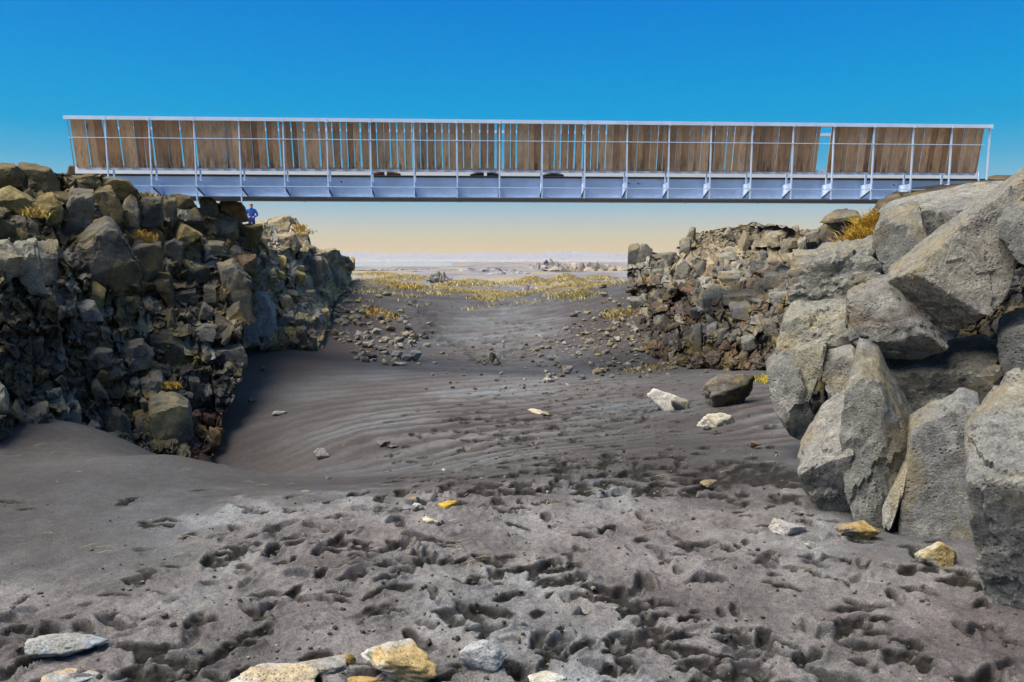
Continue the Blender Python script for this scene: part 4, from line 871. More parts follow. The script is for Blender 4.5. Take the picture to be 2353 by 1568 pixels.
zp_b = zat(389, 0.18); z_toe_t = zat(387, 0.2); z_toe_b = zat(397, 0.2); z_deck = zat(405.5, 0.42); z_g_t = zat(406.5, 0.42); z_g_b = zat(455, 0.42); z_rod1 = zat(325, -0.02); z_rod2 = zat(432, -0.02); z_post_b = zat(456, 0.0)
bpart('handrail', [box(-0.02, BLEN + 0.03, -0.05, 0.05, z_rail_b, z_rail_t)], M_STEEL)
bpart('handrail', [box(-0.02, BLEN + 0.03, 1.75, 1.85, z_rail_b + 0.10, z_rail_t + 0.10)], M_STEEL)
post_u = [245, 345, 448, 551, 652, 752, 852, 951, 1050, 1148, 1246, 1344, 1441, 1537, 1633, 1727, 1821, 1914, 2006, 2096, 2184, 2271]
def s_of_u(u, off=0.0):
    lo, hi = -2.0, BLEN + 2
    for _ in range(40):
        m_ = 0.5 * (lo + hi); P = BL_ + e1 * m_ + e2 * off; P[2] = ZTOP - 0.6
        if proj(P)[0] < u: lo = m_
        else: hi = m_
    return lo
posts = [s_of_u(u) for u in post_u]
for k, s in enumerate(posts):
    low = z_post_b - (0.10 if k in (2, 3) else 0)
    if k == 0: low = zat(430, 0)
    if k == 21: low = zat(440, 0)
    p_ = bpart('post', [box(s - 0.012, s + 0.012, -0.018, 0.018, low, z_rail_b)], M_STEEL)
    bpart('clamp', [box(s - 0.028, s + 0.028, -0.056, -0.051, z_rail_b - 0.01, z_rail_t)], M_STEEL, p_)
    # outrigger bracket between girder and post
    zt = zat(420, 0.2); zm = zat(438, 0.2); zb = zat(453, 0.4)
    x0, x1 = s - 0.005, s + 0.005
    bpart('bracket', [hexa([bl(x0, 0.016, zt), bl(x1, 0.016, zt), bl(x1, 0.46, zt), bl(x0, 0.46, zt), bl(x0, 0.016, zm), bl(x1, 0.016, zm), bl(x1, 0.46, zb), bl(x0, 0.46, zb)])], M_STEEL)
    bpart('stanchion', [box(s - 0.016, s + 0.016, 0.235, 0.262, zt + 0.002, z_toe_t - 0.01)], M_STEEL)
    bpart('brace', [hexa([bl(s - 0.014, 0.02, zm), bl(s + 0.014, 0.02, zm), bl(s + 0.014, 0.03, zm + 0.018), bl(s - 0.014, 0.03, zm + 0.018), bl(s - 0.014, 0.455, zb - 0.02), bl(s + 0.014, 0.455, zb - 0.02), bl(s + 0.014, 0.455, zb + 0.0), bl(s - 0.014, 0.455, zb + 0.0)])], M_STEELD)
    if k % 2 == 0 and k != 18:
        bpart('post', [box(s - 0.02, s + 0.02, 1.78, 1.82, z_g_b, z_rail_b + 0.10)], M_STEEL)
for z in (z_rod1, z_rod2):
    bpart('rod', [box(0.05 if z == z_rod1 else posts[0], posts[-1] if z == z_rod2 else BLEN - 0.12, -0.031, -0.0185, z - 0.007, z + 0.007)], M_STEEL)
bpart('toe_plate', [box(0.08, BLEN - 0.12, 0.205, 0.23, z_toe_b, z_toe_t)], M_STEEL)
bpart('deck', [box(-0.9, BLEN + 1.0, 0.40, 1.75, z_deck - 0.012, z_deck)], M_STEELD)
for off in (0.46, 1.60):
    g = bpart('girder', [box(-0.9, BLEN + 0.9, off, off + 0.02, z_g_b + 0.016, z_g_t - 0.030)], M_STEEL)
    bpart('flange', [box(-0.9, BLEN + 0.9, off - 0.06, off + 0.10, z_g_b, z_g_b + 0.016)], M_STEEL, g)
    bpart('flange', [box(-0.9, BLEN + 0.9, off - 0.035, off + 0.10, z_g_t - 0.030, z_g_t - 0.015)], M_STEELD, g)
bpart('sky_slot_board', [box(-0.88, BLEN + 0.95, 1.70, 1.73, z_deck + 0.002, z_deck + 0.30)], M_WHITE)  # added board; its white stands in for bright sky through the slot
# bolts along the plate and rust spots on the girder
bolts = []
s = 0.25
while s < BLEN - 0.3:
    bolts.append(box(s - 0.009, s + 0.009, 0.198, 0.2045, z_toe_t - 0.045, z_toe_t - 0.027)); s += 0.165
tag(bpart('bolt_row', bolts, M_STEELD), kind='stuff')
for u in (752, 783, 1446, 1468, 2057):
    s = s_of_u(u, 0.46); bpart('rust_spot', [box(s - 0.015, s + 0.015, 0.455, 0.4595, zat(421, .46) - 0.015, zat(421, .46) + 0.015)], M_RUST)

# planks
m, t, b = new_mat('weathered_planks')
oc = N(t, 'ShaderNodeTexCoord').outputs['Object']; oi = N(t, 'ShaderNodeObjectInfo')
mp = N(t, 'ShaderNodeMapping'); mp.inputs['Scale'].default_value = (26, 26, 1.6); t.links.new(oc, mp.inputs[0])
off_ = N(t, 'ShaderNodeVectorMath', operation='ADD'); t.links.new(mp.outputs[0], off_.inputs[0]); 
cr = N(t, 'ShaderNodeCombineXYZ'); mu = N(t, 'ShaderNodeMath', operation='MULTIPLY'); mu.inputs[1].default_value = 90; t.links.new(oi.outputs['Random'], mu.inputs[0])
t.links.new(mu.outputs[0], cr.inputs[0]); t.links.new(mu.outputs[0], cr.inputs[2]); t.links.new(cr.outputs[0], off_.inputs[1])
gr = tex(t, 'ShaderNodeTexNoise', off_.outputs[0], 1.0, Detail=7, Roughness=0.65, Distortion=0.6)
c = ramp(t, oi.outputs['Random'], [(0.0, (0.34, 0.20, 0.115, 1)), (0.35, (0.50, 0.32, 0.19, 1)), (0.7, (0.60, 0.41, 0.26, 1)), (1.0, (0.47, 0.34, 0.24, 1))])
c = mixc(t, c, ramp(t, gr.outputs[0], [(0.3, 0.66), (0.5, 0.97), (0.7, 1.22)]), 1.0, 'MULTIPLY')
st = tex(t, 'ShaderNodeTexNoise', off_.outputs[0], 0.35, Detail=5, Roughness=0.7)
spz = N(t, 'ShaderNodeSeparateXYZ'); t.links.new(oc, spz.inputs[0])
zz_ = N(t, 'ShaderNodeMapRange'); zz_.inputs[1].default_value = 0.35; zz_.inputs[2].default_value = 0.0; t.links.new(spz.outputs[2], zz_.inputs[0])
c = mixc(t, c, (0.045, 0.028, 0.02, 1), mixc(t, zz_.outputs[0], ramp(t, st.outputs[0], [(0.5, 0.0), (0.62, 0.9)]), 1.0, 'MULTIPLY'))
kn = tex(t, 'ShaderNodeTexVoronoi', off_.outputs[0], 0.22); 
c = mixc(t, c, (0.05, 0.03, 0.02, 1), ramp(t, kn.outputs['Distance'], [(0.05, 0.85), (0.10, 0.0)]))
t.links.new(c, b.inputs['Base Color']); b.inputs['Roughness'].default_value = 0.85
bp = N(t, 'ShaderNodeBump'); bp.inputs['Strength'].default_value = 0.4; bp.inputs['Distance'].default_value = 0.006; t.links.new(gr.outputs[0], bp.inputs['Height']); t.links.new(bp.outputs[0], b.inputs['Normal'])
M_PLANK = m
rp = random.Random(3)
pz_t = z_rail_b + 0.02; pz_b = zp_b - 0.02; ph_ = pz_t - pz_b
s = 0.015; np_ = 0
s_gap0, s_gap1 = s_of_u(1879, 0.1), s_of_u(1906, 0.1); s_end = s_of_u(2253, 0.1)
s_l0 = s_of_u(166, 0.1)
while s < s_end - 0.03:
    u_here = proj(np.append((BL_ + e1 * s + e2 * 0.1)[:2], ZTOP - 0.6))[0]
    wide = 0.10 + rp.random() * 0.055
    if s + wide > s_end: wide = s_end - s
    if s < s_gap0 < s + wide + 0.02: wide = s_gap0 - s
    if s > s_gap0 - 0.005 and s < s_gap1: s = s_gap1; continue
    if np_ == 0: wide = s_l0 - s - 0.025
    if 630 < u_here < 1380: g_ = rp.choice([0.004, 0.018, 0.024, 0.03, 0.012])
    elif u_here < 630: g_ = rp.choice([0.004, 0.006, 0.018, 0.026, 0.005])
    elif u_here < 1830: g_ = rp.choice([0.004, 0.004, 0.006, 0.022, 0.005])
    else: g_ = 0.004
    if np_ == 0: g_ = 0.045
    if abs(u_here - 1125) < 6 or abs(u_here - 1140) < 6: g_ = 0.05
    w0, w1 = wide, wide - rp.uniform(-0.006, 0.012) * (g_ > 0.01)
    dl = rp.uniform(-0.004, 0.004)
    # local to the plank: origin at its foot
    foot = np.array(bl(s, 0.185 + (0.013 if np_ % 2 else -0.013) + rp.uniform(-0.006, 0.006), pz_b)); d_ = 0.028
    top = np.array([0, -0.16, ph_])
    x1t, x1b = w0, w1
    c8 = [(0, 0, 0), (x1b, 0, 0), (x1t, top[1], top[2]), (0, top[1], top[2]), (0, d_, 0), (x1b, d_, 0), (x1t, top[1] + d_, top[2]), (0, top[1] + d_, top[2])]
    c8 = [(a + (dl if z > 0 else 0), y + rp.uniform(-0.002, 0.002), z - rp.uniform(0, 0.006) * (z > 0)) for (a, y, z) in c8]
    V, Q = hexa(c8)
    obj('plank', mesh_from('plank', V, Q, None, False), M_PLANK, bridge, foot)
    s += wide + g_; np_ += 1

# shoes of people crossing, seen in the slot above the girder
def shoe(u, lab, col, flip):
    s = s_of_u(u, 0.7)
    prof = [(-0.5, 0.0, 0.09), (-0.42, 0.05, 0.42), (-0.2, 0.05, 0.42), (0.0, 0.05, 0.30), (0.3, 0.05, 0.20), (0.5, 0.04, 0.12)]
    L, Wd = 0.29, 0.10
    V = []; 
    for (x, y, h) in [(-0.5, 0.55, 0.30), (-0.40, 0.8, 0.42), (-0.15, 0.8, 0.40), (0.05, 0.9, 0.28), (0.3, 1.0, 0.19), (0.5, 0.55, 0.12)]:
        for a in np.linspace(0, math.pi, 7):
            V.append((flip * x * L, math.cos(a) * y * Wd / 2, 0.028 + math.sin(a) ** 0.7 * h * L * 0.9))
    V = np.array(V); Q = []
    for i in range(5):
        for k in range(6): Q.append([i * 7 + k, i * 7 + k + 1, i * 7 + 8 + k, i * 7 + 7 + k])
        Q.append([i * 7 + 6, i * 7, i * 7 + 7, i * 7 + 13])
    for base_ in (0, 35):
        Q += [[base_ + 0, base_ + 1, base_ + 5, base_ + 6], [base_ + 1, base_ + 2, base_ + 4, base_ + 5], [base_ + 2, base_ + 3, base_ + 3, base_ + 4]]
    Q = np.array([q for q in Q if len(set(q)) == 4])
    P = BL_ + e1 * s + e2 * 0.62
    e = empty('shoe', (P[0], P[1], z_deck + 0.001)); e.rotation_euler = bridge.rotation_euler
    tag(e, lab, 'shoe', 'shoes of people standing on the bridge')
    obj('upper', mesh_from('upper', V, Q), simple_mat('shoe_upper', col, 0.7, 0.2, 20), e)
    n = 12; ring = [(flip * (0.5 * math.cos(a)) * L * 1.04, 0.52 * math.sin(a) * Wd * (1.0 if math.cos(a) > 0 else 0.85)) for a in np.linspace(0, 2 * math.pi, n + 1)[:-1]]
    bm = bmesh.new(); v0 = [bm.verts.new((x, y, 0)) for x, y in ring]; v1 = [bm.verts.new((x, y, 0.030)) for x, y in ring]
    bm.faces.new(v0[::-1]); bm.faces.new(v1)
    for k in range(n): bm.faces.new((v0[k], v0[(k + 1) % n], v1[(k + 1) % n], v1[k]))
    me = bpy.data.meshes.new('sole'); bm.to_mesh(me); bm.free()
    obj('sole', me, simple_mat('shoe_sole', (0.04, 0.035, 0.03), 0.8), e)
shoe(868, 'leftmost brown shoe in the white slot under the plank railing', (0.10, 0.045, 0.03), -1); shoe(905, 'brown shoe just right of the leftmost one in the slot under the planks', (0.10, 0.05, 0.035), 1)
shoe(1096, 'black shoe, left of the pair at mid-span under the plank railing', (0.02, 0.02, 0.025), -1); shoe(1134, 'black shoe, right of the pair at mid-span under the plank railing', (0.02, 0.02, 0.025), 1)
shoe(1262, 'dark grey shoe, left of the rightmost pair under the plank railing', (0.05, 0.05, 0.05), -1); shoe(1279, 'rightmost dark grey shoe in the slot under the plank railing', (0.05, 0.05, 0.05), 1)

# ------------------------------------------------------------------ the visitor on the left clifftop
def person():
    Yp = 40.0
    top = at(577, 468.5, Yp); foot = np.array([top[0], Yp, top[2] - 1.76])
    J_ = {'pel': (0, 0, .95, .15), 'bel': (0, .0, 1.10, .155), 'che': (0, .01, 1.33, .165), 'nec': (0, 0, 1.51, .065), 'hea': (0.0, -.01, 1.60, .085), 'hed': (0, -.01, 1.69, .075),
          'shl': (-.19, 0, 1.43, .075), 'ell': (-.27, -.03, 1.16, .062), 'wrl': (-.10, -.20, 1.04, .048), 'hal': (-.03, -.24, 1.03, .04),
          'shr': (.19, 0, 1.43, .075), 'elr': (.31, -.02, 1.17, .064), 'wrr': (.14, -.20, 1.04, .050), 'har': (.05, -.24, 1.02, .04),
          'hil': (-.09, 0, .90, .105), 'knl': (-.10, -.02, .50, .075), 'anl': (-.10, .02, .09, .05), 'tol': (-.11, -.15, .04, .045),
          'hir': (.09, 0, .90, .105), 'knr': (.10, -.02, .50, .075), 'anr': (.11, .02, .09, .05), 'tor': (.13, -.15, .04, .045)}
    E = [('pel', 'bel'), ('bel', 'che'), ('che', 'nec'), ('nec', 'hea'), ('hea', 'hed'), ('che', 'shl'), ('shl', 'ell'), ('ell', 'wrl'), ('wrl', 'hal'), ('che', 'shr'), ('shr', 'elr'), ('elr', 'wrr'), ('wrr', 'har'),
         ('pel', 'hil'), ('hil', 'knl'), ('knl', 'anl'), ('anl', 'tol'), ('pel', 'hir'), ('hir', 'knr'), ('knr', 'anr'), ('anr', 'tor')]
    K = list(J_); me = bpy.data.meshes.new('person'); me.from_pydata([J_[k][:3] for k in K], [(K.index(a), K.index(b_)) for a, b_ in E], [])
    o = obj('person', me); o.location = foot; o.rotation_euler = (0, 0, math.radians(14))
    md = o.modifiers.new('skin', 'SKIN'); 
    for i, k in enumerate(K): me.skin_vertices[0].data[i].radius = (J_[k][3], J_[k][3] * (0.8 if k in ('pel', 'bel', 'che') else 1.0))
    me.skin_vertices[0].data[0].use_root = True
    o.modifiers.new('sub', 'SUBSURF').levels = 2
    dg = bpy.context.evaluated_depsgraph_get(); m2 = bpy.data.meshes.new_from_object(o.evaluated_get(dg))
    o.modifiers.clear(); o.data = m2; m2.name = 'person'
    m2.materials.clear()
    for mm in (simple_mat('skin', (0.55, 0.26, 0.20), 0.6), simple_mat('blue_jacket', (0.015, 0.10, 0.42), 0.6, 0.2, 6), simple_mat('navy_trousers', (0.03, 0.035, 0.14), 0.8), simple_mat('boots', (0.03, 0.025, 0.02), 0.7)): m2.materials.append(mm)
    for f in m2.polygons:
        c = f.center; f.use_smooth = True
        hand = c.y < -0.175 and 0.97 < c.z < 1.1 and abs(c.x) < 0.13
        f.material_index = 0 if (c.z > 1.515 or hand) else (1 if c.z > 0.86 else (2 if c.z > 0.13 else 3))
    tag(o, 'person in a blue jacket standing on the left clifftop, hands at the waist', 'person')
    # hair, collar, face
    V = ICO[3][0] * np.array([.088, .10, .085]) + np.array([0, .015, 1.695]); keep = (V[:, 2] > 1.70 - (V[:, 1] > 0.0) * 0.07)
    Fh = np.array([f for f in ICO[3][1] if keep[f].all()])
    obj('hair', mesh_from('hair', V, Fh), simple_mat('hair', (0.30, 0.16, 0.10), 0.8), o)
    Vn = ICO[2][0] * np.array([.016, .022, .024]) + np.array([0, -.098, 1.645]); obj('nose', mesh_from('nose', Vn, ICO[2][1]), m2.materials[0], o)
    for sx in (-1, 1):
        obj('ear', mesh_from('ear', ICO[2][0] * np.array([.012, .022, .032]) + np.array([sx * .085, 0, 1.645]), ICO[2][1]), m2.materials[0], o)
        obj('eye', mesh_from('eye', ICO[2][0] * .010 + np.array([sx * .032, -.084, 1.665]), ICO[2][1]), simple_mat('eye', (0.03, 0.02, 0.02), 0.4), o)
    obj('mouth', mesh_from('mouth', ICO[2][0] * np.array([.025, .008, .006]) + np.array([0, -.088, 1.605]), ICO[2][1]), simple_mat('lips', (0.35, 0.10, 0.09), 0.6), o)
    ang = np.linspace(0, 2 * math.pi, 17)[:-1]; Vc = []; 
    for (r_, z) in ((.095, 1.47), (.085, 1.545), (.070, 1.545), (.075, 1.47)): Vc += [(r_ * math.cos(a), r_ * math.sin(a), z) for a in ang]
    Q = [[i * 16 + k, i * 16 + (k + 1) % 16, ((i + 1) % 4) * 16 + (k + 1) % 16, ((i + 1) % 4) * 16 + k] for i in range(4) for k in range(16)]
    obj('collar', mesh_from('collar', np.array(Vc), np.array(Q)), m2.materials[1], o)
    return foot
pf = person()
# the clifftop lava shelf the visitor stands on
Vs = []; Qs = []
nx_, ny_ = 26, 22
for j in range(ny_):
    for i in range(nx_):
        x = pf[0] - 16 + 18.2 * i / (nx_ - 1); y = pf[1] - 4 + 14 * j / (ny_ - 1)
        ed = min(1, (nx_ - 1 - i) / 2.5, j / 1.5)
        Vs.append((x, y, pf[2] - 0.02 - (1 - ed) * 1.4))
Vs = np.array(Vs); dd = np.hypot(Vs[:, 0] - pf[0], Vs[:, 1] - pf[1]); Vs[:, 2] += 0.12 * fbm(Vs * 0.6, 3) * np.clip(dd - 0.5, 0, 1)
n0 = len(Vs); border = [i for i in range(nx_)] + [nx_ - 1 + nx_ * j for j in range(1, ny_)] + [nx_ * (ny_ - 1) + i for i in range(nx_ - 2, -1, -1)] + [nx_ * j for j in range(ny_ - 2, 0, -1)]
Qs = [[i + nx_ * j, i + 1 + nx_ * j, i + 1 + nx_ * (j + 1), i + nx_ * (j + 1)] for j in range(ny_ - 1) for i in range(nx_ - 1)]
sk = Vs[border].copy(); sk[:, 2] = -0.8
Vs = np.vstack([Vs, sk]); mB = len(border)
for i in range(mB): Qs.append([border[(i + 1) % mB], border[i], n0 + i, n0 + (i + 1) % mB])
tag(obj('clifftop_terrain', mesh_from('clifftop', Vs, np.array(Qs), np.tile((0.25, 0.22, 0.16), (len(Vs), 1))), M_ROCK), 'rocky clifftop shelf behind the left cliff where a visitor stands', None, None, 'structure')

# ------------------------------------------------------------------ loose stones
VARS = []
rv = random.Random(50)
def loose_stone(rad, lv=3, p=14, namp=0.04, rnd=rv, nfac=9):
    pl = rv_dirs(nfac, rnd); di = np.array([rnd.uniform(0.72, 1.0) for _ in pl])
    S = np.array(rad); 
    V = rock_verts(pl, di, np.ones(3), lv, p, namp, 2.4, rnd.uniform(0, 900))
    return V * S
def rv_dirs(n, rnd):
    L = []
    for k in range(n):
        z = 1 - 2 * (k + 0.5) / n; a = k * 2.399963 + rnd.uniform(-.5, .5); r = math.sqrt(max(0, 1 - z * z))
        v = np.array([r * math.cos(a), r * math.sin(a), z]) + np.array([rnd.gauss(0, .25) for _ in range(3)]); L.append(v / np.linalg.norm(v))
    return np.array(L)
def set_down(u, v, wpx, hpx, lab, tint, name='stone', cat='stone', group=None, yaw=0.0, depth=0.8, sink=0.18, lv=4, tint2=None, mat=None, tilt=0.0, nfac=10, namp=0.04, p=16):
    """a stone whose visible box is centred at (u, v) and measures wpx by hpx"""
    g = ray_ground(u, v + hpx * 0.42); Y = g[1]
    k = (Y * cp + CAMZ * sp) / F
    el_ = math.atan2(CAMZ, Y); depth = depth * (1 - 0.55 * math.sin(el_)); rx = wpx * 0.5 * k * 1.04; rz = max((hpx * 0.5 * k * 1.12 - rx * depth * math.sin(el_) * 0.5) / math.cos(el_), 0.22 * rx)
    V = loose_stone((1, 1, 1), lv, p, namp, rv, nfac); V = (V - (V.max(0) + V.min(0)) / 2) / ((V.max(0) - V.min(0)) / 2) * np.array([rx, rx * depth, rz])
    ca, sa = math.cos(tilt), math.sin(tilt); V = np.stack([V[:, 0] * ca - V[:, 2] * sa, V[:, 1], V[:, 0] * sa + V[:, 2] * ca], 1)
    ca, sa = math.cos(yaw), math.sin(yaw); V = np.stack([V[:, 0] * ca - V[:, 1] * sa, V[:, 0] * sa + V[:, 1] * ca, V[:, 2]], 1)
    zmin = V[:, 2].min(); V[:, 2] -= zmin
    T = np.tile(np.array(tint, float), (len(V), 1))
    if tint2 is not None:
        w = np.clip(0.5 + 1.6 * fbm(V / rx * 1.3 + 7, 2) + 0.8 * V[:, 0] / rx, 0, 1)[:, None]; T = T * (1 - w) + np.array(tint2) * w
    o = obj(name, mesh_from(name, V, ICO[lv][1], T), mat or M_STONE, None, (g[0], g[1] + rx * depth * 0.35, gz_fast(g[0], g[1]) - sink * (V[:, 2].max())))
    return tag(o, lab, cat, group)
OCH = (0.38, 0.26, 0.10); CRM = (0.52, 0.46, 0.34); PAL = (0.50, 0.50, 0.47); LAV = (0.40, 0.39, 0.42); GRY = (0.30, 0.30, 0.30); BLU = (0.31, 0.345, 0.39)
set_down(146, 1486, 168, 62, 'flat blue-grey stone in the bottom left foreground', BLU, yaw=0.2, tilt=-0.08, lv=5, sink=0.05)
set_down(622, 1552, 205, 62, 'pale speckled slab at the bottom edge left of the ochre block', PAL, tint2=(0.46, 0.38, 0.25), lv=5)
set_down(720, 1518, 150, 46, 'low ochre-edged slab half buried in sand behind the speckled slab', (0.42, 0.30, 0.14), tint2=GRY, lv=5, sink=0.45)
set_down(915, 1524, 178, 84, 'large white and ochre block at the bottom edge', PAL, tint2=(0.50, 0.37, 0.18), lv=5, tilt=-0.15, sink=0.15)
set_down(1110, 1514, 106, 76, 'rounded grey stone right of the white and ochre block', (0.36, 0.37, 0.38), lv=5, sink=0.12)
set_down(804, 1514, 28, 26, 'small ochre stone leaning on the white and ochre block', OCH)
set_down(838, 1562, 84, 24, 'ochre stone sunk in the sand below the white and ochre block', OCH, sink=0.4)
set_down(150, 1562, 130, 34, 'ochre-topped stone cut by the bottom left edge', (0.46, 0.34, 0.2), tint2=BLU, sink=0.3)
set_down(1262, 1560, 96, 26, 'speckled white stone at the bottom edge right of centre', PAL, sink=0.35)
set_down(1031, 1160, 52, 20, 'bright yellow ochre stone on the trodden sand in mid-foreground', (0.50, 0.32, 0.06), sink=0.15)
set_down(988, 1198, 44, 19, 'cream stone just below the bright yellow one', CRM, sink=0.1)
set_down(957, 1160, 20, 11, 'small pale grey pebble left of the bright yellow stone', PAL)
set_down(950, 1145, 18, 8, 'small ochre pebble behind the pale pebble left of the yellow stone', OCH)
set_down(1815, 1206, 86, 42, 'broad lavender-grey stone half sunk near the right boulders', LAV, sink=0.35, lv=5)
set_down(1975, 1220, 90, 44, 'two-tone brown and ochre stone below the slanting boulder', (0.24, 0.2, 0.15), tint2=OCH, sink=0.1, lv=5)
set_down(2156, 1270, 92, 62, 'upright ochre and grey stone in front of the holed slab', (0.40, 0.37, 0.28), tint2=(0.36, 0.28, 0.13), sink=0.25, lv=5)
set_down(1861, 1251, 22, 20, 'little white stone between the lavender and the two-tone stones', PAL)
set_down(1631, 1111, 42, 15, 'low dark stone with a tan top on the right-hand sand', (0.2, 0.16, 0.11), sink=0.1)
set_down(1737, 1024, 26, 20, 'small brown triangular stone on smooth sand left of the boulders', (0.22, 0.15, 0.09), sink=0.1, nfac=6)
set_down(1651, 963, 80, 40, 'pale cream pyramid-shaped stone on the right-hand sand', (0.60, 0.57, 0.49), sink=0.25, lv=4, nfac=6)
set_down(1626, 984, 20, 12, 'black pebble in front of the cream pyramid stone', (0.06, 0.06, 0.06))
set_down(1524, 917, 74, 56, 'tall pale stone with a shaded front buried beside a sand drift', (0.52, 0.50, 0.46), sink=0.2, nfac=7)
set_down(1562, 926, 44, 34, 'grey stone leaning against the tall pale stone', (0.27, 0.26, 0.24), sink=0.25)
set_down(1684, 898, 118, 72, 'big black boulder with a pale brown crust on the right-hand sand', (0.13, 0.115, 0.10), tint2=(0.06, 0.055, 0.05), sink=0.12, lv=5, tilt=0.1)
set_down(1700, 868, 60, 20, 'brown crusted lump lying on top of the sand behind the black boulder', (0.34, 0.26, 0.17), sink=0.1)
set_down(1692, 922, 12, 9, 'tiny white chip in front of the big black boulder', (0.7, 0.7, 0.68))
set_down(741, 1042, 38, 28, 'solitary grey stone in the left hollow of the sand', (0.27, 0.25, 0.23), sink=0.15, nfac=7)
set_down(640, 949, 34, 12, 'low grey stone near the near left cliff foot', (0.33, 0.31, 0.3)); set_down(577, 919, 18, 14, 'small dark stone close beside the left cliff corner', (0.2, 0.19, 0.18)); set_down(604, 846, 14, 12, 'little brown stone above the left cliff corner hollow', (0.18, 0.15, 0.12))
set_down(880, 1017, 30, 12, 'flat dark stone on the rippled sand left of the footprints', (0.16, 0.15, 0.15)); set_down(903, 1026, 22, 8, 'small brown-black stone just right of the flat dark stone', (0.13, 0.11, 0.1))
set_down(753, 1099, 16, 8, 'small black lump on the sand below the solitary grey stone', (0.1, 0.1, 0.1)); set_down(703, 1129, 22, 8, 'small grey stone at the lip of the left hollow', (0.2, 0.2, 0.2)); set_down(1019, 1080, 12, 8, 'lone pale pebble in the middle of the ripples', PAL)
set_down(1231, 947, 38, 13, 'pale flat rocks beside the trail in the hollow', CRM, sink=0.1); set_down(1253, 950, 18, 10, 'small cream stone touching the pale flat rock on the trail', CRM)
set_down(1132, 824, 15, 25, 'standing dark brown stone at the foot of the far slope', (0.13, 0.105, 0.085), sink=0.05, nfac=7); set_down(1144, 825, 14, 22, 'standing pale grey stone right beside the dark brown one', (0.42, 0.42, 0.42), sink=0.05, nfac=7)
set_down(1303, 851, 30, 22, 'round dark boulder right of the far slope foot', (0.15, 0.12, 0.105), tint2=(0.3, 0.28, 0.27)); set_down(1262, 873, 32, 14, 'low pair-like pale stone below the round dark boulder', (0.4, 0.4, 0.39))
set_down(912, 817, 26, 24, 'left grey boulder of the cluster below the left cliff', (0.26, 0.26, 0.25)); set_down(935, 822, 30, 20, 'middle dark boulder of the cluster below the left cliff', (0.16, 0.165, 0.17)); set_down(955, 818, 30, 28, 'right blue-grey boulder of the cluster below the left cliff', (0.25, 0.26, 0.27)); set_down(920, 836, 28, 12, 'flat pale stone in front of the cluster below the left cliff', (0.35, 0.34, 0.32))
set_down(840, 826, 20, 16, 'dark stone at the end of the brown earth bank', (0.15, 0.14, 0.13))

# rubble on the slopes: shared shapes, one object per stone
PAL_L = [(0.24, 0.235, 0.22), (0.33, 0.32, 0.29), (0.18, 0.175, 0.17), (0.36, 0.31, 0.20), (0.27, 0.28, 0.29), (0.14, 0.12, 0.11), (0.42, 0.41, 0.38)]
VM = []
for k in range(28):
    V = loose_stone((1, rv.uniform(0.7, 1.1), rv.uniform(0.5, 0.85)), 2, 14, 0.05, rv, rv.randint(7, 11)); V[:, 2] -= V[:, 2].min()
    me = mesh_from('rubble_stone', V, ICO[2][1], np.tile(np.array(PAL_L[k % 7]) * 0.72, (len(V), 1)), False); me.materials.append(M_ROCK); VM.append((me, ('mid-grey', 'pale grey', 'dark grey', 'ochre', 'blue-grey', 'blackish', 'whitish')[k % 7]))
rr = random.Random(8)
def rubble(n, pts_fun, lab, group, smin, smax, acc, nobj):
    items = []
    for k in range(n):
        u, v = pts_fun()
        P = ray_ground(u, v)
        if P[1] > 120: continue
        spx = smin + (smax - smin) * rr.random() ** 3.2
        items.append((spx, P))
    items.sort(key=lambda a: -a[0])
    for i, (spx, P) in enumerate(items):
        r = spx * 0.5 * P[1] / F; me, tone = VM[rr.randrange(len(VM))]; a = rr.uniform(0, 6.28); zz0 = P[2] - 0.25 * r
        if i < nobj:
            o = bpy.data.objects.new('rubble_stone', me); COL.objects.link(o); o.location = (P[0], P[1], zz0); o.scale = (r, r, r); o.rotation_euler = (rr.uniform(-.3, .3), rr.uniform(-.3, .3), a)
            tag(o, tone + ' ' + lab, 'stone', group)
        else:
            V = ICO[1][0] * np.array([1, rr.uniform(.7, 1.1), rr.uniform(.5, .8)]) * (1 + 0.25 * rng.normal(size=(len(ICO[1][0]), 1)).clip(-1, 1)) * r
            acc.add(V + np.array([P[0], P[1], P[2] + 0.1 * r]), ICO[1][1], jit(rr, np.array(PAL_L[rr.randrange(7)]) * 0.65, 0.3))
ac = Acc()
def left_slope():
    while True:
        u = rr.uniform(730, 1010); v = rr.gauss(745, 58)
        if 640 < v < 850 and u > 745 + max(0, (v - 760)) * 1.1 and u < 800 + (v - 640) * 1.1 + rr.gauss(0, 40): return u, v
def right_slope():
    while True:
        u = rr.uniform(1230, 1480); v = rr.gauss(760, 60)
        if 640 < v < 870 and u < 1445 + max(0, v - 660) * 0.25 and u > 1440 - (v - 620) * 0.95 + rr.gauss(0, 35): return u, v
def valley():
    return rr.gauss(1190, 120), rr.uniform(770, 900)
def right_foot():
    return rr.gauss(1500, 70), rr.gauss(848, 12)
rubble(640, left_slope, 'small angular stone strewn on the slope below the far left cliff', 'rubble on the left slope', 3.0, 21, ac, 110)
rubble(760, right_slope, 'small angular stone strewn on the slope below the right cliff', 'rubble on the right slope', 3.0, 17, ac, 110)
rubble(420, valley, 'pebble scattered across the gorge floor beneath the bridge', 'pebbles on the gorge floor', 2.5, 12, ac, 50)
rubble(120, right_foot, 'stone heaped at the foot of the crumbling right cliff', 'stones at the right cliff foot', 4, 17, ac, 30)
tag(obj('gravel', ac.mesh('gravel', False), M_ROCK), 'fine grey gravel spread over the slopes and the gorge floor', 'gravel', None, 'stuff')

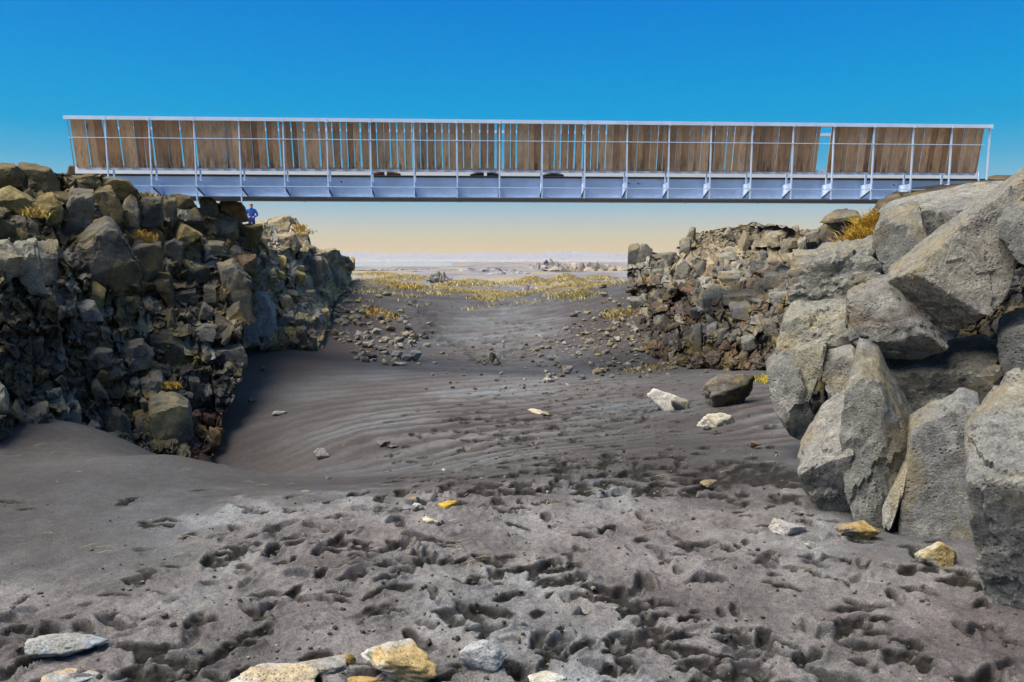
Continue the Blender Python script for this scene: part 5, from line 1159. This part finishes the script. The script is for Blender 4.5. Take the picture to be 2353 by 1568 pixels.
acc = Acc(); rc = random.Random(61)
for k in range(1900):
    if k < 1100: u, v = rc.uniform(-20, 2370), 1130 + 440 * rc.random() ** 1.3
    else: u, v = rc.gauss(1380, 190), rc.uniform(880, 1130)
    P = ray_ground(u, v); jj = min(np.searchsorted(Yr, P[1]), len(Yr) - 1); ii = min(np.searchsorted(tcol, P[0] / (P[1] + 1.8)), ncol - 1)
    if k < 1100 and rc.random() > trod[jj, ii] * 0.9 + 0.05: continue
    r = rc.uniform(0.003, 0.008) + 0.010 * rc.random() ** 6
    V = ICO[1][0] * np.array([1, rc.uniform(.7, 1.2), rc.uniform(.5, .9)]) * (1 + 0.3 * rng.normal(size=(len(ICO[1][0]), 1)).clip(-1, 1)) * r
    acc.add(V + np.array([P[0], P[1], ZZ[jj, ii] + 0.3 * r]), ICO[1][1], jit(rc, (0.05, 0.046, 0.042) if rc.random() < 0.75 else (0.2, 0.19, 0.18), 0.4))
tag(obj('sand_clods', acc.mesh('sand_clods', False), M_ROCK), 'dark crumbs of damp sand and grit kicked up around the footprints', 'clods', None, 'stuff')

# ------------------------------------------------------------------ grass
def blades(acc, P, n, spread, L, wd, col, rnd, lean=0.5, wind=(0.4, 0.0)):
    for _ in range(n):
        b0 = P + np.array([rnd.gauss(0, spread), rnd.gauss(0, spread), 0])
        a = rnd.uniform(0, 6.28); l = L * rnd.uniform(0.5, 1.2); k = lean * rnd.uniform(0.3, 1.3)
        dv = np.array([math.cos(a) * k + wind[0], math.sin(a) * k + wind[1], 1.0]); dv /= np.linalg.norm(dv)
        sdw = np.cross(dv, [0.3, -1, 0.2]); sdw = sdw / np.linalg.norm(sdw) * wd
        m_ = b0 + dv * l * 0.55; tp = b0 + dv * l + np.array([math.cos(a) * k, math.sin(a) * k, -0.5]) * l * 0.35
        acc.add(np.array([b0 - sdw, b0 + sdw, m_ + sdw * 0.8, m_ - sdw * 0.8, tp]), np.array([[0, 1, 2], [0, 2, 3], [3, 2, 4]]), jit(rnd, col, 0.35))
rg = random.Random(4)
GY = (0.48, 0.32, 0.05); GO = (0.50, 0.34, 0.10); GD = (0.60, 0.47, 0.19)
def tuft(lab, spots, L, wd, col, n, mat=M_GRASS):
    acc = Acc(); base_ = None
    for (u, v, Y, sprd) in spots:
        P = at(u, v, Y); base_ = P if base_ is None else base_
        blades(acc, P - base_, n, sprd, L, wd, col, rg, 0.7, (rg.uniform(-.3, .1), -0.2))
    tag(obj('grass_tuft', acc.mesh('grass_tuft'), mat, None, base_), lab, 'grass', 'dry grass tufts on the cliffs')
Y0 = 11.6
tuft('large upper clump of bright yellow grass under the right bridge end', [(u, v, Y0, 0.07) for u, v in ((1985, 525), (1972, 532), (1995, 520), (2005, 512), (2018, 505), (1998, 535), (1980, 545), (2012, 522))], 0.26, 0.006, GY, 70)
tuft('trailing lower clump of bright yellow grass beside the grey block', [(u, v, Y0 - 0.3, 0.06) for u, v in ((1950, 560), (1965, 552), (1980, 550), (1995, 545), (2005, 540), (1940, 566), (1958, 545))], 0.20, 0.006, GY, 60)
tuft('ochre grass on a ledge in the middle of the left cliff', [(u, v, D_L1(u, v) - 0.30, 0.05) for u, v in ((328, 545), (338, 550), (345, 556))], 0.16, 0.005, (0.40, 0.24, 0.05), 70)
tuft('mossy grass on the left cliff edge beneath the girder', [(u, v, D_L1(u, v) - 0.3, 0.09) for u, v in ((338, 452), (352, 455), (366, 458), (358, 470), (350, 478))], 0.12, 0.006, (0.30, 0.23, 0.05), 60)
tuft('brown grass in a recess at the right end of the left cliff', [(u, v, D_L1(555, 590) - 0.35, 0.12) for u, v in ((556, 590), (551, 594), (548, 598))], 0.14, 0.006, (0.26, 0.16, 0.05), 50)
tuft('ochre grass crowning the tan outcrop of the far left cliff', [(u, v, D_L2(u, v) - 0.4, 0.12) for u, v in ((690, 528), (697, 534), (703, 538), (685, 537), (692, 524))], 0.22, 0.010, (0.46, 0.30, 0.07), 60)
tuft('golden grass hanging on the small ledge low on the left cliff', [(u, v, D_L1(397, 890) - 0.35, 0.05) for u, v in ((392, 888), (397, 890), (402, 892))], 0.09, 0.005, (0.44, 0.28, 0.05), 45)
tuft('yellow patch of grass on the shelf of the upper left cliff', [(u, v, D_L1(82, 495) - 0.5, 0.07) for u, v in ((76, 492), (82, 496), (88, 499), (80, 500))], 0.12, 0.005, (0.36, 0.26, 0.06), 60)
def ground_tuft(lab, spots, L, wd, col, n, sprd):
    acc = Acc(); base_ = None
    for (u, v) in spots:
        P = ray_ground(u, v); base_ = P if base_ is None else base_
        blades(acc, P - base_, n, sprd, L, wd, col, rg, 0.8)
    tag(obj('grass_patch', acc.mesh('grass_patch'), M_GRASS, None, base_), lab, 'grass', 'dry grass patches on the slopes', 'stuff')
ground_tuft('golden grass streak on the left rubble slope', [(840 + 8 * k, 712 + 4 * k) for k in range(6)], 0.22, 0.012, (0.46, 0.30, 0.07), 45, 0.35)
ground_tuft('long golden grass mound at the top of the left slope', [(880 + 9 * k, 640 + 4 * k + (k % 2) * 5) for k in range(7)], 0.35, 0.02, (0.46, 0.31, 0.08), 60, 0.7)
ground_tuft('yellow-green grass patch on the right rubble slope', [(1415 + 6 * k, 732 - 3 * k) for k in range(6)], 0.25, 0.014, (0.40, 0.30, 0.08), 45, 0.4)
ground_tuft('pale yellow grass mound at the top of the right slope', [(1320 + 9 * k, 683 - k) for k in range(6)], 0.28, 0.018, (0.42, 0.35, 0.13), 45, 0.5)
ground_tuft('vivid yellow grass at the foot of the smooth curved boulder', [(1748, 878), (1756, 874), (1762, 880), (1760, 870)], 0.10, 0.006, (0.55, 0.45, 0.05), 40, 0.06)
ground_tuft('sparse ochre grass among the stones at the right cliff foot', [(1470 + 12 * k, 856 - 3 * k) for k in range(7)], 0.12, 0.008, (0.42, 0.29, 0.10), 22, 0.25)
acc = Acc()
for (a, b_, rx, ry, h) in DUNES:
    near_ = b_ < 60
    for k in range(3200 if near_ else 700):
        x = a + rg.gauss(0, rx * 0.6); y = b_ + rg.gauss(0, ry * (0.75 if near_ else 0.5)) - (1.5 if near_ else 0)
        if near_ and float(noise3(np.array([[x * 0.55, y * 0.35, 2.0]]))[0]) < -0.16 + 0.28 * (y < b_ - 2.5): continue
        blades(acc, np.array([x, y, 0.0]), 3, 0.22, 0.20 if near_ else 0.42, 0.014 if near_ else 0.035, rg.choice([GD, GD, GO, (0.42, 0.36, 0.22), (0.36, 0.33, 0.16)]), rg, 0.9)
Vg = np.vstack(acc.V); bz = ground_base(np.repeat(Vg[::5, 0], 5), np.repeat(Vg[::5, 1], 5)); Vg[:, 2] += bz
tag(obj('dune_grass', mesh_from('dune_grass', Vg, np.vstack(acc.F), np.vstack(acc.T)), M_GRASS), 'tawny grass covering the low dunes at the end of the gorge', 'grass', None, 'stuff')
# straw blown over the sand
acc = Acc(); rs = random.Random(15)
for k in range(130):
    u = rs.uniform(40, 1250) if rs.random() < 0.75 else rs.uniform(1250, 2000); v = rs.uniform(850, 1300) if u < 1250 else rs.uniform(900, 1250)
    P = ray_ground(u, v)
    if P[0] < -2.6 and P[1] > 7.5: continue
    a = rs.gauss(0.15, 0.5); l = rs.uniform(0.02, 0.07); d = np.array([math.cos(a), math.sin(a), 0]) * l; w_ = np.array([-math.sin(a), math.cos(a), 0]) * 0.0016
    q = np.array([P - d - w_, P - d + w_, P + np.array([0, 0, .012]) + w_, P + np.array([0, 0, .012]) - w_, P + d * 0.9 + np.array([0, 0.012, 0.0])]); q[:, 2] += 0.006
    acc.add(q, np.array([[0, 1, 2], [0, 2, 3], [3, 2, 4]]), jit(rs, (0.34, 0.26, 0.13), 0.3))
tag(obj('straw', acc.mesh('straw'), M_GRASS), 'thin blown straws lying on the dark sand', 'straw', None, 'stuff')

# ------------------------------------------------------------------ far country
M_FAR = tint_mat('far_lava', 0.95, 0.35, 0.15)
def outcrop(lab, u0, u1, v0, Y, hpx, tint, n, seed, flat=0.6):
    r_ = random.Random(seed); acc = Acc(); base_ = at(0.5 * (u0 + u1), v0, Y)
    for k in range(n):
        f = r_.random(); u = u0 + (u1 - u0) * f
        env = math.sin(math.pi * min(max(f, 0.03), 0.97)) ** 0.6
        hh_ = hpx * env * r_.uniform(0.3, 1.0) * Y / F
        rx = r_.uniform(0.02, 0.09) * (u1 - u0) * Y / F + 0.1
        V = loose_stone((rx, rx * r_.uniform(0.8, 1.6), max(hh_, 0.12)), 2, 12, 0.06, r_, 9)
        x = at(u, v0, Y)[0]; y = Y + r_.uniform(-1, 1) * (u1 - u0) * 0.12 * Y / F
        z = ground_base(np.array([x]), np.array([y]))[0]
        acc.add(V + np.array([x, y, z]) - base_, ICO[2][1], jit(r_, tint, 0.3))
    tag(obj('lava_outcrop', acc.mesh('lava_outcrop', False), M_ROCK, None, base_), lab, 'rock outcrop', 'lava outcrops in the distance')
outcrop('grey lava outcrop at the left end of the grassy dunes', 845, 985, 640, 58, 13, (0.26, 0.25, 0.23), 70, 1)
outcrop('small dark knoll on the left part of the plain', 985, 1035, 626, 95, 18, (0.20, 0.19, 0.19), 40, 2)
outcrop('blue-grey boulder mound sitting between the grassy dunes', 1185, 1250, 650, 52, 16, (0.30, 0.31, 0.33), 40, 3)
outcrop('pale broken slabs behind the grassy dunes on the right', 1310, 1445, 640, 62, 9, (0.36, 0.37, 0.38), 90, 4)
outcrop('flat pale slabs in the middle of the plain', 1120, 1230, 618, 140, 8, (0.34, 0.34, 0.36), 70, 5)
outcrop('rounded rocky hill on the horizon right of centre', 1210, 1330, 607, 230, 22, (0.28, 0.26, 0.25), 90, 6)
outcrop('long craggy ridge of tan rock on the right horizon', 1265, 1430, 610, 190, 20, (0.33, 0.28, 0.24), 120, 7)
outcrop('low dark lava field stretching across the middle plain', 985, 1230, 612, 170, 9, (0.24, 0.235, 0.25), 170, 8)
outcrop('dark lava crust on the left plain beside the water', 820, 1000, 617, 210, 5, (0.25, 0.23, 0.23), 90, 9)
# water beyond the plain
bm = bmesh.new(); vs = [bm.verts.new(p) for p in ((-420, 430, -2.4), (-20, 430, -2.4), (-40, 1060, -2.4), (-900, 1060, -2.4))]; bm.faces.new(vs)
me = bpy.data.meshes.new('water'); bm.to_mesh(me); bm.free()
m, t, b = new_mat('water'); b.inputs['Base Color'].default_value = (0.30, 0.36, 0.42, 1); b.inputs['Roughness'].default_value = 0.12; b.inputs['Specular IOR Level'].default_value = 0.5
cw = N(t, 'ShaderNodeNewGeometry').outputs['Position']; nw = tex(t, 'ShaderNodeTexNoise', cw, 0.3, Detail=4); bp = N(t, 'ShaderNodeBump'); bp.inputs['Strength'].default_value = 0.15; t.links.new(nw.outputs[0], bp.inputs['Height']); t.links.new(bp.outputs[0], b.inputs['Normal'])
tag(obj('water', me, m), 'bright strip of water on the left horizon', None, None, 'structure')
# far hills
def hills(name, Y, hbase, amp, seed, tint, freq, lab):
    nx2, ny2 = 260, 12; V = []
    for j in range(ny2):
        for i in range(nx2):
            x = (-0.9 + 1.8 * i / (nx2 - 1)) * Y; V.append((x, Y + j / (ny2 - 1) * Y * 0.35, 0))
    V = np.array(V, float); prof = np.sin(np.linspace(0, math.pi, ny2)) ** 0.8; prof = np.repeat(prof, nx2)
    h = np.clip(hbase + amp * fbm(V * freq + seed, 4), 0.0, None); V[:, 2] = -3.0 + prof * h
    Q = [[i + nx2 * j, i + 1 + nx2 * j, i + 1 + nx2 * (j + 1), i + nx2 * (j + 1)] for j in range(ny2 - 1) for i in range(nx2 - 1)]
    tag(obj(name, mesh_from(name, V, np.array(Q), np.tile(tint, (len(V), 1))), M_FAR), lab, None, None, 'structure')
hills('hills', 1500, 18, 8, 3.0, (0.22, 0.22, 0.25), 0.008, 'low pale hills along the whole horizon')
hills('hills', 1090, 4, 5, 8.0, (0.26, 0.25, 0.26), 0.010, 'nearer low rise in front of the pale hills')

# ------------------------------------------------------------------ haze over the plain
bm = bmesh.new(); bmesh.ops.create_cube(bm, size=1.0)
me = bpy.data.meshes.new('haze'); bm.to_mesh(me); bm.free()
hz = bpy.data.objects.new('haze', me); COL.objects.link(hz)
hz.scale = (20000, 9600, 33); hz.location = (0, 4750, 8.5)
m = bpy.data.materials.new('haze_air'); m.use_nodes = True; t = m.node_tree
t.nodes.remove(t.nodes['Principled BSDF'])
pv = N(t, 'ShaderNodeVolumePrincipled'); pv.inputs['Color'].default_value = (0.92, 0.92, 0.97, 1); pv.inputs['Density'].default_value = 0.00017; pv.inputs['Anisotropy'].default_value = 0.2
t.links.new(pv.outputs[0], t.nodes['Material Output'].inputs['Volume'])
me.materials.append(m); tag(hz, 'thin pale haze over the distant plain', 'haze', None, 'stuff')
